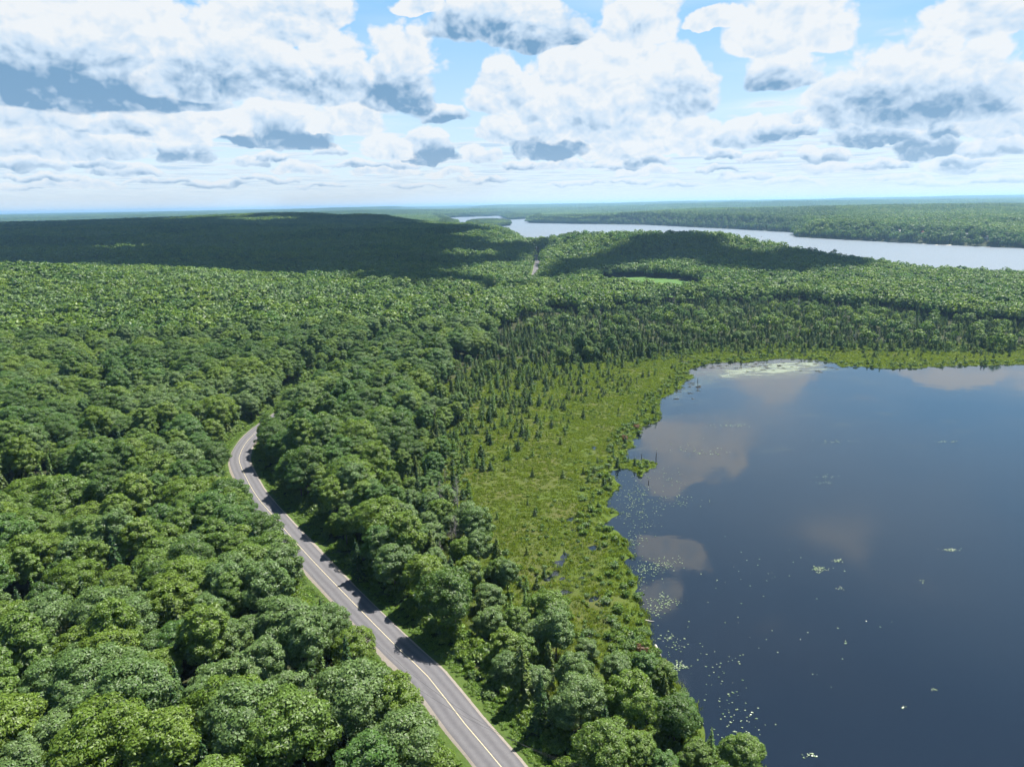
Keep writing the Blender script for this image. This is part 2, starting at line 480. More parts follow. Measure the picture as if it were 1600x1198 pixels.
def height(x, y, full=False):
    x = np.asarray(x, float); y = np.asarray(y, float)
    z = base_h(x, y)
    sb = sd_poly(x, y, BOG)
    bogz = .28 + fbm(x, y, 1 / 5., 3, 40) * .22
    kb = 1 - sstep(sb, -4, 26)
    z = z * (1 - kb) + bogz * kb
    sp = shores(x, y)
    pool = np.zeros(np.shape(x))
    pn = fbm(x, y, 1 / 2.6, 3, 51)
    for (c, r_) in POOLS:
        q = np.hypot(x - c[0], (y - c[1])) / r_
        pool = np.maximum(pool, (1 - q * .75) + pn * .9)
    z = np.where((pool > .35) & (kb > .5), z - (pool - .35) * 1.6, z)
    z = np.where(sp < 0, np.maximum(-1.2, sp * .45 - .02), np.where(kb > .3, z * sstep(sp, -.4, 1.3), z * sstep(sp, -1, 7)))
    for poly, wd in ((LAKE, 60), (FARW, 160)):
        sl = sd_poly(x, y, poly) + fbm(x, y, 1 / 90., 3, 61) * 9
        if poly is LAKE:
            si = sd_poly(x, y, ISLE)
            zi = np.where(si < 0, np.minimum(4, -si * .1), -3)
            z = np.where(sl < 0, np.maximum(-3, sl * .3), z * sstep(sl, -2, wd) + .3 * (1 - sstep(sl, 0, wd)))
            z = np.where(si < 25, np.maximum(zi, z), z)
        else:
            z = np.where(sl < 0, -2, z * sstep(sl, 0, 900))
    dr, s_, side = dist_line(x, y, ROADC)
    kr = 1 - sstep(dr, 5.2, 13)
    zr = road_z(s_) - .25 - .5 * sstep(dr, 5.0, 6.8) * (1 - sstep(dr, 7.2, 9))
    z = z * (1 - kr) + zr * kr
    if full:
        return z, dict(bog=kb * (sp > -3), road=dr, pond=sp, side=side, sb=sb)
    return z


_rl = np.concatenate([[0], np.cumsum(np.hypot(*np.diff(ROADC, axis=0).T))])


def road_z(s_):
    return np.interp(s_, _rl, _rz)


_rz = np.zeros(len(ROADC)) + ROAD_Z
_b = base_h(ROADC[:, 0], ROADC[:, 1])
_k = sstep(_rl, 330, 600)
_kk = np.ones(61) / 61
_bs = np.convolve(np.pad(np.minimum(_b, 7), 30, 'edge'), _kk, 'valid')
_rz = ROAD_Z * (1 - _k) + _bs * _k

# ------------------------------------------------------------------ materials
MATS = {}


def material(name, build, disp=None):
    m = bpy.data.materials.new(name)
    m.use_nodes = True
    m.node_tree.nodes.clear()
    t = NT(m.node_tree)
    sh = build(t)
    o = t.node('ShaderNodeOutputMaterial')
    t.put(o.inputs[0], sh)
    MATS[name] = m
    return m


def pbsdf(t, color, rough=.8, bump=None, spec=.3, metallic=0.0):
    return t.node('ShaderNodeBsdfPrincipled', {'Base Color': color, 'Roughness': rough, 'Specular IOR Level': spec, 'Metallic': metallic, **({'Normal': bump} if bump else {})}).outputs[0]


def bump(t, h, strength=.5, dist=.1):
    return t.node('ShaderNodeBump', {'Height': h, 'Strength': strength, 'Distance': dist}).outputs[0]


def leaf_mat(name, c1, c2, trans=.40, soft=.42):
    def b(t):
        rnd = t.node('ShaderNodeObjectInfo')
        tc = t.node('ShaderNodeTexCoord').outputs['Object']
        geo = t.node('ShaderNodeNewGeometry')
        n = t.noise(rnd.outputs['Location'], .012, 3, .5)
        n2 = t.noise(tc, .9, 2, .5)
        f = t.m('ADD', t.m('MULTIPLY', rnd.outputs['Random'], .55), t.m('ADD', t.m('MULTIPLY', t.m('SUBTRACT', n, .5), 1.1), t.m('MULTIPLY', t.m('SUBTRACT', n2, .5), .9)), clamp=False)
        f = t.m('ADD', f, .22, clamp=True)
        col = t.mix(f, c1, c2)
        col = t.v('SCALE', col, scale=t.lin(geo.outputs['Random Per Island'], 0, 1, .62, 1.38))
        # leaves of one bough face much the same way: blend the sprays' own tilt with the bough's outward direction
        bn = t.node('ShaderNodeVectorTransform', {0: t.node('ShaderNodeAttribute', attribute_name='bough').outputs['Vector']}, vector_type='NORMAL', convert_from='OBJECT', convert_to='WORLD').outputs[0]
        nn = t.v('NORMALIZE', t.v('ADD', t.v('SCALE', geo.outputs['Normal'], scale=1 - soft), t.v('SCALE', bn, scale=soft)))
        d = t.node('ShaderNodeBsdfDiffuse', {0: col, 'Normal': nn}).outputs[0]
        tl = t.node('ShaderNodeBsdfTranslucent', {0: t.mix(1.0, col, (1.25, 1.35, .55), 'MULTIPLY')}).outputs[0]
        gl = t.node('ShaderNodeBsdfGlossy', {0: (1, 1, 1), 'Roughness': .48}).outputs[0]
        s = t.node('ShaderNodeMixShader', {0: trans, 1: d, 2: tl}).outputs[0]
        return t.node('ShaderNodeMixShader', {0: .02, 1: s, 2: gl}).outputs[0]
    return material(name, b)


TONES = {   # (dark end, light end) of the leaf colour
    'mid green': ((.072, .134, .019), (.110, .174, .027)),
    'yellow-green': ((.084, .148, .016), (.126, .186, .024)),
    'pale green': ((.084, .148, .040), (.116, .176, .052)),
    'dark green': ((.048, .098, .017), (.072, .128, .022)),
    'blue-green': ((.056, .122, .024), (.080, .150, .031)),
}
for k, (a, b) in TONES.items():
    leaf_mat('leaves ' + k, a, b)
leaf_mat('needles dark', (.020, .052, .013), (.042, .086, .020), .15)
leaf_mat('needles olive', (.055, .090, .014), (.090, .130, .022), .2)
leaf_mat('needles tamarack', (.066, .128, .020), (.095, .165, .032), .3)
leaf_mat('sedge', (.094, .145, .016), (.160, .205, .026), .38, .75)
leaf_mat('verge plants', (.070, .140, .016), (.120, .190, .024), .35)
leaf_mat('red leaves', (.095, .055, .025), (.130, .065, .030), .3)
material('bark', lambda t: pbsdf(t, t.mix(t.noise(t.node('ShaderNodeTexCoord').outputs['Object'], 3.0, 4), (.045, .036, .028), (.12, .10, .085)), .9))
material('dead wood', lambda t: pbsdf(t, t.mix(t.noise(t.node('ShaderNodeTexCoord').outputs['Object'], 2.0, 4), (.13, .12, .105), (.30, .28, .26)), .85))
material('bleached wood', lambda t: pbsdf(t, t.mix(t.noise(t.node('ShaderNodeTexCoord').outputs['Object'], 4.0, 4), (.28, .26, .22), (.50, .47, .42)), .8))


def ground_mat(t):
    P = t.node('ShaderNodeNewGeometry').outputs['Position']
    A = lambda n: t.node('ShaderNodeAttribute', attribute_name=n).outputs['Fac']
    n1 = t.noise(P, .06, 5, .6); n2 = t.noise(P, .9, 4, .6); n3 = t.noise(P, .013, 4, .55)
    floor = t.mix(n2, (.018, .026, .010), (.050, .052, .024))
    woods = t.mix(n1, (.022, .050, .016), (.050, .088, .022))
    floor = t.mix(t.smooth(A('dist'), 6000, 9000), floor, woods)
    verge = t.mix(n2, (.030, .065, .012), (.080, .110, .028))
    col = t.mix(A('verge'), floor, verge)
    bogc = t.mix(t.smooth(n1, .35, .65), t.mix(n2, (.036, .062, .012), (.074, .100, .016)), t.mix(n2, (.078, .086, .022), (.060, .062, .022)))
    bogc = t.mix(t.smooth(t.noise(P, .35, 4, .6), .55, .75), bogc, (.045, .060, .020))
    bogc = t.mix(t.m('MULTIPLY', A('edge'), .7), bogc, t.mix(n2, (.045, .082, .012), (.080, .118, .016)))
    col = t.mix(A('bog'), col, bogc)
    col = t.mix(A('field'), col, t.mix(n1, (.060, .12, .030), (.075, .14, .035)))
    col = t.mix(A('tan'), col, (.20, .19, .11))
    col = t.mix(t.smooth(t.node('ShaderNodeSeparateXYZ', {0: P}).outputs[2], .06, -.05), col, (.020, .018, .012))
    return pbsdf(t, col, .95, bump(t, t.noise(P, 2.5, 4, .6), .7, .25), .1)


material('ground', ground_mat)


def water_mat(deep, scale, amp):
    def b(t):
        P = t.node('ShaderNodeNewGeometry').outputs['Position']
        r1 = t.noise(t.v('MULTIPLY', P, (1, .55, 1)), scale, 3, .55)
        gust = t.smooth(t.noise(P, .012, 4, .55, Distortion=.6), .38, .66, .12, 1.0)
        big = t.noise(t.v('MULTIPLY', P, (1, 1.8, 1)), .05, 3, .5)
        h = t.m('ADD', t.m('MULTIPLY', r1, gust), t.m('MULTIPLY', big, 1.5))
        nrm = bump(t, h, amp, .06)
        rough = t.lin(gust, .12, 1, .02, .10)
        return t.node('ShaderNodeBsdfPrincipled', {'Base Color': deep, 'Roughness': rough, 'IOR': 1.85, 'Specular IOR Level': .5, 'Normal': nrm}).outputs[0]
    return b


material('pond water', water_mat((.0035, .0065, .011), .9, .22))
material('lake water', lambda t: t.node('ShaderNodeBsdfPrincipled', {'Base Color': (.12, .145, .17, 1), 'Roughness': .42, 'IOR': 1.33, 'Normal': bump(t, t.noise(t.node('ShaderNodeNewGeometry').outputs['Position'], .5, 3, .6), .8, .35)}).outputs[0])

# ------------------------------------------------------------------ ground: one sheet to the horizon
def axis(parts):
    out_ = []
    for a, b, st in parts:
        out_.append(np.arange(a, b, st))
    return np.concatenate(out_)


def grow(a, b, st, g_):
    o_ = [a]
    while o_[-1] < b:
        o_.append(o_[-1] + st); st *= g_
    return np.array(o_)


xp = grow(230, 26000, 2.2, 1.027)
gx = np.concatenate([-xp[::-1], np.arange(-230 + 1.6, 230, 1.6), xp])
gy = np.concatenate([np.arange(-400, 60, 20.), np.arange(60, 470, 1.6), grow(470, 27000, 2.2, 1.022)])
GX, GY = np.meshgrid(gx, gy)
z, info = height(GX.ravel(), GY.ravel(), True)
X_, Y_ = GX.ravel(), GY.ravel()
nx, ny = len(gx), len(gy)
ii = (np.arange(ny - 1)[:, None] * nx + np.arange(nx - 1)[None, :]).ravel()
F = np.stack([ii, ii + 1, ii + nx + 1, ii + nx], 1)
fld = (sd_poly(X_, Y_, FIELD) < 0) * 1.
fl2 = (sd_poly(X_, Y_, FIELD2) < 0) * 1.
vg = (1 - sstep(info['road'], 6.6, 9.5))
me = mesh_np('ground', np.stack([X_, Y_, z], 1), F, MATS['ground'], True, dict(
    bog=np.clip(info['bog'], 0, 1), verge=vg, field=fld, tan=fl2, dist=np.hypot(X_, Y_), edge=np.clip(1 - sstep(info['pond'] + fbm(X_, Y_, 1 / 9., 3, 71) * 8, 1, 11), 0, 1)))
ground = tag(link('ground', me), 'forest floor, bog and verges reaching to the horizon', kind='structure')


def quad_sheet(name, x0, x1, y0, y1, zz, mat, hole=None):
    me = mesh_np(name, [(x0, y0, zz), (x1, y0, zz), (x1, y1, zz), (x0, y1, zz)], np.array([[0, 1, 2, 3]]), mat)
    return link(name, me)


tag(quad_sheet('pond_water', -60, 900, 20, 520, 0, MATS['pond water']), 'dark still pond water reflecting blue sky and white clouds', kind='structure')
tag(quad_sheet('lake_water', -3000, 7000, 700, 13000, 0.0, MATS['lake water']), 'pale grey-blue lake water beyond the wooded hills', kind='structure')

# ------------------------------------------------------------------ road
def strip(name, offs, dz_, mat, pts, uv=True):
    P = np.asarray(pts)
    T = np.gradient(P, axis=0); T /= np.linalg.norm(T, axis=1)[:, None]
    Nn = np.stack([T[:, 1], -T[:, 0]], 1)
    sl = np.concatenate([[0], np.cumsum(np.hypot(*np.diff(P, axis=0).T))])
    zz = road_z(sl)
    V, n = [], len(offs)
    U = []
    for o_, d_ in zip(offs, dz_):
        V.append(np.column_stack([P + Nn * (o_ if np.ndim(o_) == 0 else np.asarray(o_)[:, None]), zz + d_]))
        U.append(np.full(len(P), float(np.mean(o_))))
    V = np.concatenate(V); U = np.concatenate(U)
    k = len(P)
    F = []
    for j in range(n - 1):
        i0 = np.arange(k - 1) + j * k
        F.append(np.stack([i0, i0 + 1, i0 + k + 1, i0 + k], 1)[:, ::-1])
    return link(name, mesh_np(name, V, np.concatenate(F), mat, False, dict(across=U, along=np.tile(sl, n))))


def asphalt_mat(t):
    P = t.node('ShaderNodeNewGeometry').outputs['Position']
    ac = t.node('ShaderNodeAttribute', attribute_name='across').outputs['Fac']
    al = t.node('ShaderNodeAttribute', attribute_name='along').outputs['Fac']
    n = t.noise(P, 1.2, 5, .6); n2 = t.noise(P, 14, 2, .6)
    wob = t.m('ADD', ac, t.m('MULTIPLY', t.m('SUBTRACT', t.noise(P, .15, 3, .6), .5), .8))
    trk = t.m('MULTIPLY', t.m('SINE', t.m('MULTIPLY_ADD', t.m('ABSOLUTE', wob), 3.7, -.9)), .5)
    f = t.m('ADD', t.m('ADD', t.m('MULTIPLY', trk, .42), t.m('MULTIPLY', n, .5)), t.m('MULTIPLY', n2, .3), clamp=True)
    c = t.mix(f, (.072, .070, .075), (.135, .131, .136))
    c = t.mix(t.smooth(t.noise(P, .22, 4, .7), .60, .72, 0, .35), c, (.075, .073, .077))
    return pbsdf(t, c, .85, bump(t, n2, .25, .02), .25)


material('asphalt', asphalt_mat)
material('gravel', lambda t: pbsdf(t, t.mix(t.noise(t.node('ShaderNodeNewGeometry').outputs['Position'], 2.2, 5, .7), (.12, .105, .088), (.25, .222, .19)), .95))
material('yellow paint', lambda t: pbsdf(t, t.mix(t.smooth(t.noise(t.node('ShaderNodeNewGeometry').outputs['Position'], 3.0, 4, .7), .35, .7), (.42, .36, .22), (.25, .23, .18)), .7))
nearR = ROADC
rng = np.random.RandomState(3)
jl = np.convolve(rng.uniform(-1, 1, len(ROADC) + 2), np.ones(3) / 3, 'valid') * .45
jr = np.convolve(rng.uniform(-1, 1, len(ROADC) + 2), np.ones(3) / 3, 'valid') * .45
tag(strip('gravel_shoulder', (-4.2 + jl * 1.3, -3.3, 3.3, 4.3 + jr * 1.3), (-.36, -.03, -.03, -.36), MATS['gravel'], ROADC), 'pale pinkish gravel shoulders along both edges of the road', kind='structure')
tag(strip('road', (-3.3, -2.5, -1.7, -.9, 0, .9, 1.7, 2.5, 3.3), (-.02, .0, .02, .035, .05, .035, .02, 0, -.02), MATS['asphalt'], ROADC), 'grey two-lane asphalt road curving through the forest', kind='structure')
k1 = np.searchsorted(_rl, 900)
tag(strip('road_marking', (-.085, .085), (.058, .058), MATS['yellow paint'], ROADC[:k1]), 'faded yellow centre line painted on the road', kind='structure')

# ------------------------------------------------------------------ plants: shapes
def unit(v):
    return v / np.maximum(np.linalg.norm(v, axis=-1, keepdims=True), 1e-9)


def leaves_at(P, Nrm, size, rs, rnd=.55, aspect=1.5):
    """one small bent leaf spray (two triangles) at each point"""
    n = unit(Nrm + rs.normal(0, rnd, P.shape))
    a = unit(np.cross(n, rs.normal(0, 1, P.shape)))
    b = np.cross(n, a)
    s = (size * rs.uniform(.6, 1.35, len(P)))[:, None]
    V = np.stack([P - a * s * .5 * aspect, P - b * s * .42 - n * s * .12, P + a * s * .5 * aspect, P + b * s * .42 - n * s * .12], 1).reshape(-1, 3)
    i = np.arange(len(P)) * 4
    F = np.concatenate([np.stack([i, i + 1, i + 2], 1), np.stack([i, i + 2, i + 3], 1)])
    return V, F


def bough_dirs(me):
    """the direction each spray's bough faces, from the crown's shape: stored on the mesh for the leaf material"""
    n = len(me.vertices)
    V = np.empty(n * 3, np.float32); me.vertices.foreach_get('co', V); V = V.reshape(-1, 3)
    c = V.mean(0)
    h = max(1e-3, V[:, 2].max() - V[:, 2].min())
    r = max(1e-3, np.abs(V[:, :2] - c[:2]).max())
    D_ = (V - [c[0], c[1], c[2] - h * .18]) / [r, r, h * .5]
    # local boughs: away from the centroid of the neighbouring cell
    cell = np.floor(V / (r * .42)).astype(int)
    _, inv_ = np.unique(cell, axis=0, return_inverse=True)
    inv_ = inv_.ravel()
    cnt = np.bincount(inv_).astype(float)
    cen = np.stack([np.bincount(inv_, V[:, k]) / cnt for k in range(3)], 1)
    L = (V - cen[inv_]) / (r * .35)
    N_ = unit(D_ * .75 + L * .55 + [0, 0, .35])
    a_ = me.attributes.new('bough', 'FLOAT_VECTOR', 'POINT')
    a_.data.foreach_set('vector', N_.astype(np.float32).ravel())
    return me


def tube(P, Rr, k=5):
    P = np.asarray(P, float)
    T = unit(np.gradient(P, axis=0))
    ref = np.array([1.0, 0.13, 0.0]) if abs(T[0][2]) > .7 else np.array([0, 0, 1.0])
    A = unit(np.cross(T, ref)); B = np.cross(T, A)
    an = np.arange(k) * 2 * math.pi / k
    Rr = np.asarray(Rr, float)[:, None, None]
    V = (P[:, None, :] + Rr * (np.cos(an)[None, :, None] * A[:, None, :] + np.sin(an)[None, :, None] * B[:, None, :])).reshape(-1, 3)
    F = []
    for i in range(len(P) - 1):
        for j in range(k):
            F.append((i * k + j, i * k + (j + 1) % k, (i + 1) * k + (j + 1) % k, (i + 1) * k + j))
    return V, np.array(F)


def join(parts):
    V, F, o = [], [], 0
    for v, f in parts:
        V.append(v); F.append(np.asarray(f) + o); o += len(v)
    sizes = sorted({f.shape[1] for f in F})
    return np.concatenate(V), [np.concatenate([f for f in F if f.shape[1] == s]) for s in sizes]


def broad_crown(rs, Rad, z0, z1, nclump, per, leaf, flat=1.0, loose=0.0):
    """billowing crown: leaf sprays on the outside of many small boughs spread over a lopsided dome"""
    H = z1 - z0
    cz = z0 + H * .38
    C, CN, CR = [], [], []
    tries = 0
    while len(C) < nclump and tries < 4000:
        tries += 1
        d = unit(rs.normal(0, 1, 3))
        if d[2] < -.45:
            continue
        lob = 1 + .22 * math.sin(3 * math.atan2(d[1], d[0]) + nclump) + rs.uniform(-.18, .16)
        up = H * .62 if d[2] > 0 else H * .40
        p = np.array([d[0] * Rad * lob, d[1] * Rad * lob, cz + d[2] * up * (1 + rs.uniform(-.12, .10))]) * 1.0
        r = Rad * rs.uniform(.22, .38)
        p[:2] *= (1 - r / Rad * .6); p[2] -= r * .4
        if any(np.linalg.norm(p - q) < .55 * (r + rr) for q, rr in zip(C, CR)):
            continue
        C.append(p); CN.append(d); CR.append(r)
    V, F = [], []
    for p, d, r in zip(C, CN, CR):
        m = int(per * (r / (Rad * .3)) ** 2)
        q = unit(rs.normal(0, 1, (m, 3)) + d * .55 + np.array([0, 0, .35]))
        sc = np.array([1, 1, .72 * flat])
        rr = r * (1 - rs.uniform(0, 1, (m, 1)) ** 2 * .45) * (1 + loose * rs.normal(0, .3, (m, 1)))
        V.append(leaves_at(p + q * sc * rr, q + d * .35 + np.array([0, 0, .35]), leaf, rs))
    # a sparse inner layer so that one does not look straight through
    m = int(per * nclump * .10)
    q = unit(rs.normal(0, 1, (m, 3))); q[:, 2] = np.abs(q[:, 2]) * .9 - .25
    V.append(leaves_at(np.array([0, 0, cz]) + q * np.array([Rad * .62, Rad * .62, H * .40]), q, leaf * 1.7, rs, .4))
    return join(V), C


def trunk_mesh(rs, H, r0, C, nl=7):
    parts = []
    bx, by = rs.uniform(-.35, .35, 2)
    zz = np.array([-.6, .3, H * .3, H * .55, H * .8])
    parts.append(tube(np.column_stack([bx * (zz / H) ** 2 * 2, by * (zz / H) ** 2 * 2, zz]), [r0 * 1.5, r0, r0 * .75, r0 * .5, r0 * .16], 7))
    for c in sorted(C, key=lambda c: c[2])[::max(1, len(C) // nl)]:
        z_ = max(H * .25, c[2] - np.hypot(c[0], c[1]) * .8 - .8)
        s0 = np.array([bx * (z_ / H) ** 2 * 2, by * (z_ / H) ** 2 * 2, z_])
        mid = s0 * .5 + c * .5 + np.array([0, 0, -.25])
        parts.append(tube([s0, mid, c * .96 + s0 * .04], [r0 * .42, r0 * .26, r0 * .07], 4))
    return join(parts)


def conifer(rs, H, Rb, whorls, leafn, leaf, droop=.25, z0=.12, taper=1.0, ragged=.25):
    parts = []
    for i in range(whorls):
        t = z0 + (1 - z0) * (i + rs.uniform(-.3, .3)) / whorls
        t = min(max(t, z0), .985)
        L = Rb * (1 - t) ** taper * 1.05 + .06 * Rb
        nb = 5 + int(3 * (1 - t))
        a0 = rs.uniform(0, 6.28)
        for j in range(nb):
            a = a0 + j * 6.283 / nb + rs.uniform(-.25, .25)
            l_ = L * (1 + rs.uniform(-ragged, ragged * .6))
            n = max(2, int(leafn * l_ / Rb))
            s = np.sqrt(rs.uniform(.03, 1, n))
            w_ = rs.normal(0, .13, n) * l_ * (1.1 - s)
            dx, dy = math.cos(a), math.sin(a)
            P = np.column_stack([dx * s * l_ - dy * w_, dy * s * l_ + dx * w_, H * t - droop * l_ * s ** 1.5 + rs.normal(0, .04, n) * l_])
            Nn = np.column_stack([dx * .5 + 0 * s, dy * .5 + 0 * s, .8 + 0 * s])
            parts.append(leaves_at(P, Nn, leaf, rs, .4, 1.7))
    n = max(6, leafn)
    parts.append(leaves_at(np.column_stack([rs.normal(0, .03 * Rb, n), rs.normal(0, .03 * Rb, n), H * rs.uniform(.8, 1.03, n)]), rs.normal(0, 1, (n, 3)), leaf * .8, rs, .3, 1.8))
    return join(parts)


def bare_branches(rs, H, spread, n, r=.05, up=.6, z0=.3):
    parts = []
    for i in range(n):
        t = z0 + (1 - z0) * (i + rs.uniform(0, 1)) / n
        a = rs.uniform(0, 6.28)
        L = spread * (1.05 - t) * rs.uniform(.6, 1.2) + .4
        s0 = np.array([0, 0, H * t])
        d = unit(np.array([math.cos(a), math.sin(a), up + rs.uniform(-.2, .3)]))
        p1 = s0 + d * L * .5 + rs.normal(0, .08, 3) * L
        p2 = s0 + d * L + np.array([0, 0, .1 * L]) + rs.normal(0, .1, 3) * L
        parts.append(tube([s0, p1, p2], [r, r * .6, r * .2], 3))
        for k in range(3):
            e = p1 + (p2 - p1) * rs.uniform(-.3, .8)
            q = e + (d + rs.normal(0, .55, 3)) * L * .35
            parts.append(tube([e, (e + q) / 2 + rs.normal(0, .04, 3) * L, q], [r * .5, r * .35, r * .12], 3))
    return join(parts)


def shrub(rs, Rad, H, n, leaf):
    parts = []
    for k in range(5):
        c = np.array([rs.normal(0, Rad * .35), rs.normal(0, Rad * .35), H * rs.uniform(.3, .6)])
        q = unit(rs.normal(0, 1, (n // 5, 3))); q[:, 2] = np.abs(q[:, 2])
        parts.append(leaves_at(c + q * np.array([Rad * .6, Rad * .6, H * .5]) * rs.uniform(.6, 1, (n // 5, 1)), q + [0, 0, .3], leaf, rs))
    return join(parts)


def tuft(rs, Rad, H, n, wd):
    P = np.column_stack([rs.normal(0, Rad * .5, n), rs.normal(0, Rad * .5, n), np.zeros(n)])
    a = rs.uniform(0, 6.28, n)
    d = np.column_stack([np.cos(a), np.sin(a), 0 * a])
    lean = d * rs.uniform(.1, .6, (n, 1)) * H
    top = P + lean + np.column_stack([0 * a, 0 * a, H * rs.uniform(.6, 1.1, n)])
    sd_ = np.column_stack([-d[:, 1], d[:, 0], 0 * a]) * wd
    V = np.stack([P - sd_, P + sd_, top], 1).reshape(-1, 3)
    i = np.arange(n) * 3
    return V, [np.stack([i, i + 1, i + 2], 1)]


rs = np.random.RandomState(11)
# every kind of tree: a list of (crown mesh, trunk mesh, description, crown radius, height)
BROAD, CONI, SNAG = [], [], []
SHAPES = [('round-crowned', 3.9, 13.5, 5.0, 1.0), ('broad-crowned', 4.9, 14.5, 5.2, .9), ('tall narrow', 3.2, 16.5, 5.5, 1.25), ('low bushy', 3.5, 10.0, 2.0, 1.0)]
for tone in TONES:
    for (sh, Rd, H, z0, fl) in SHAPES:
        Rd2, H2 = Rd * rs.uniform(.92, 1.08), H * rs.uniform(.93, 1.07)
        (V, F), C = broad_crown(rs, Rd2, z0, H2, 52, 215 if Rd < 4 else 285, .27, fl, .17)
        cm = bough_dirs(mesh_np('crown', V, F, MATS['leaves ' + tone]))
        tm = mesh_np('trunk', *trunk_mesh(rs, H2, .19, C), MATS['bark'])
        BROAD.append((cm, tm, tone, sh, Rd2, H2))
for kind, mat, H, Rb, wh, ln, lf, dr, tp in (('dark spruce', 'needles dark', 14.5, 2.5, 24, 16, .42, .30, .9), ('dark spruce', 'needles dark', 12.0, 2.1, 20, 16, .40, .25, .8),
                                             ('olive cedar', 'needles olive', 12.5, 2.6, 20, 24, .45, .35, .6), ('olive cedar', 'needles olive', 10.0, 2.3, 17, 24, .45, .35, .55),
                                             ('pale tamarack', 'needles tamarack', 11.5, 1.9, 18, 12, .36, .15, .9)):
    V, F = conifer(rs, H, Rb, wh, ln, lf, dr, .12, tp)
    cm = bough_dirs(mesh_np('crown', V, F, MATS[mat]))
    tm = mesh_np('trunk', *tube([(0, 0, -.6), (0, 0, H * .5), (.05, 0, H * .97)], [.17, .11, .02], 6), MATS['bark'])
    CONI.append((cm, tm, kind, 'narrow', Rb, H))
SMALL = []
for kind, mat, H, Rb, wh, ln, lf in (('dark green', 'needles dark', 3.9, 1.2, 10, 10, .30), ('dark green', 'needles dark', 2.9, 1.0, 8, 9, .28), ('dark green', 'needles dark', 5.2, 1.35, 13, 11, .32),
                                     ('olive', 'needles olive', 3.6, 1.2, 9, 10, .32), ('olive', 'needles olive', 2.2, 1.0, 6, 9, .28), ('pale green', 'needles tamarack', 4.6, 1.2, 11, 9, .30), ('pale green', 'needles tamarack', 2.8, 1.0, 7, 9, .28)):
    V, F = conifer(rs, H, Rb, wh, ln, lf, .15, .06, .8, .35)
    cm = bough_dirs(mesh_np('crown', V, F, MATS[mat]))
    tm = mesh_np('trunk', *tube([(0, 0, -.3), (0, 0, H * .95)], [.07, .015], 4), MATS['bark'])
    SMALL.append((cm, tm, kind, 'small', Rb, H))
for (kind, H, sp, n, up) in (('grey leafless', 13.5, 2.6, 44, .5), ('grey leafless', 11.0, 1.4, 40, .1), ('pale grey bare-branched', 12.0, 3.2, 52, .8)):
    V, F = bare_branches(rs, H, sp, n, .055, up, .22)
    cm = mesh_np('branches', V, F, MATS['dead wood'])
    tm = mesh_np('trunk', *tube([(0, 0, -.6), (.1, 0, H * .5), (.0, .1, H)], [.19, .12, .03], 6), MATS['dead wood'])
    SNAG.append((cm, tm, kind, 'snag', sp, H))


def lowmesh(tone, Rd, H, z0, seed, n=26, per=13, leaf=1.15):
    r_ = np.random.RandomState(seed)
    (V, F), C = broad_crown(r_, Rd, z0, H, n, per, leaf, 1.0, .1)
    return bough_dirs(mesh_np('crown', V, F, MATS['leaves ' + tone]))


# ------------------------------------------------------------------ scattering
def density_of(x, y, info, zz):
    """ground cover class: 0 none, 1 broadleaf wood, 2 mixed edge, 3 conifer swamp"""
    px, py, dep = project(np.column_stack([x, y, zz]))
    return px, py, dep


SWAMP = [at(x, y, .5) for x, y in ((728, 700), (724, 640), (740, 560), (790, 520), (880, 495), (1000, 480), (1150, 472), (1300, 478), (1450, 500), (1650, 520), (1900, 530), (1900, 545), (1600, 548), (1400, 546), (1250, 546), (1090, 548), (1020, 560), (900, 570), (800, 640), (760, 720))]
GROVE = [at(x, y, .5) for x, y in ((930, 548), (1000, 545), (1055, 556), (1050, 562), (980, 560), (935, 556))]


def jgrid(x0, x1, y0, y1, st, seed, jit_=.42):
    r_ = np.random.RandomState(seed)
    xs = np.arange(x0, x1, st); ys = np.arange(y0, y1, st)
    a, b = np.meshgrid(xs, ys)
    a = a + (np.arange(len(ys)) % 2)[:, None] * st * .5
    a = a.ravel() + r_.uniform(-jit_, jit_, a.size) * st
    b = b.ravel() + r_.uniform(-jit_, jit_, b.size) * st
    return a, b


def in_view(x, y, z, margin=110, top=-200, hgt=14):
    px, py, dep = project(np.column_stack([x, y, z]))
    px2, py2, dep2 = project(np.column_stack([x, y, z + hgt]))
    return (dep > 3) & (px > -margin) & (px < 1600 + margin) & (py2 < 1198 + margin) & (py > top)


COTTAGES = ((1362, 373), (1384, 374), (1402, 376), (1441, 378), (1486, 379), (1508, 381), (1541, 383))


def inland(p):
    q = np.array(at(*p)); d = q / np.linalg.norm(q)
    n = 0
    while float(height(np.array([q[0]]), np.array([q[1]]))[0]) < .8 and n < 60:
        q = q + d * 3; n += 1
    return q


CPOS = [inland(p) for p in COTTAGES]


def cleared(x, y):
    m = np.zeros(len(x), bool)
    for q in CPOS:
        d = q / np.linalg.norm(q)
        t = np.clip((x - q[0]) * -d[0] + (y - q[1]) * -d[1], 0, 45)
        m |= np.hypot(x - (q[0] - d[0] * t), y - (q[1] - d[1] * t)) < 7
    return m


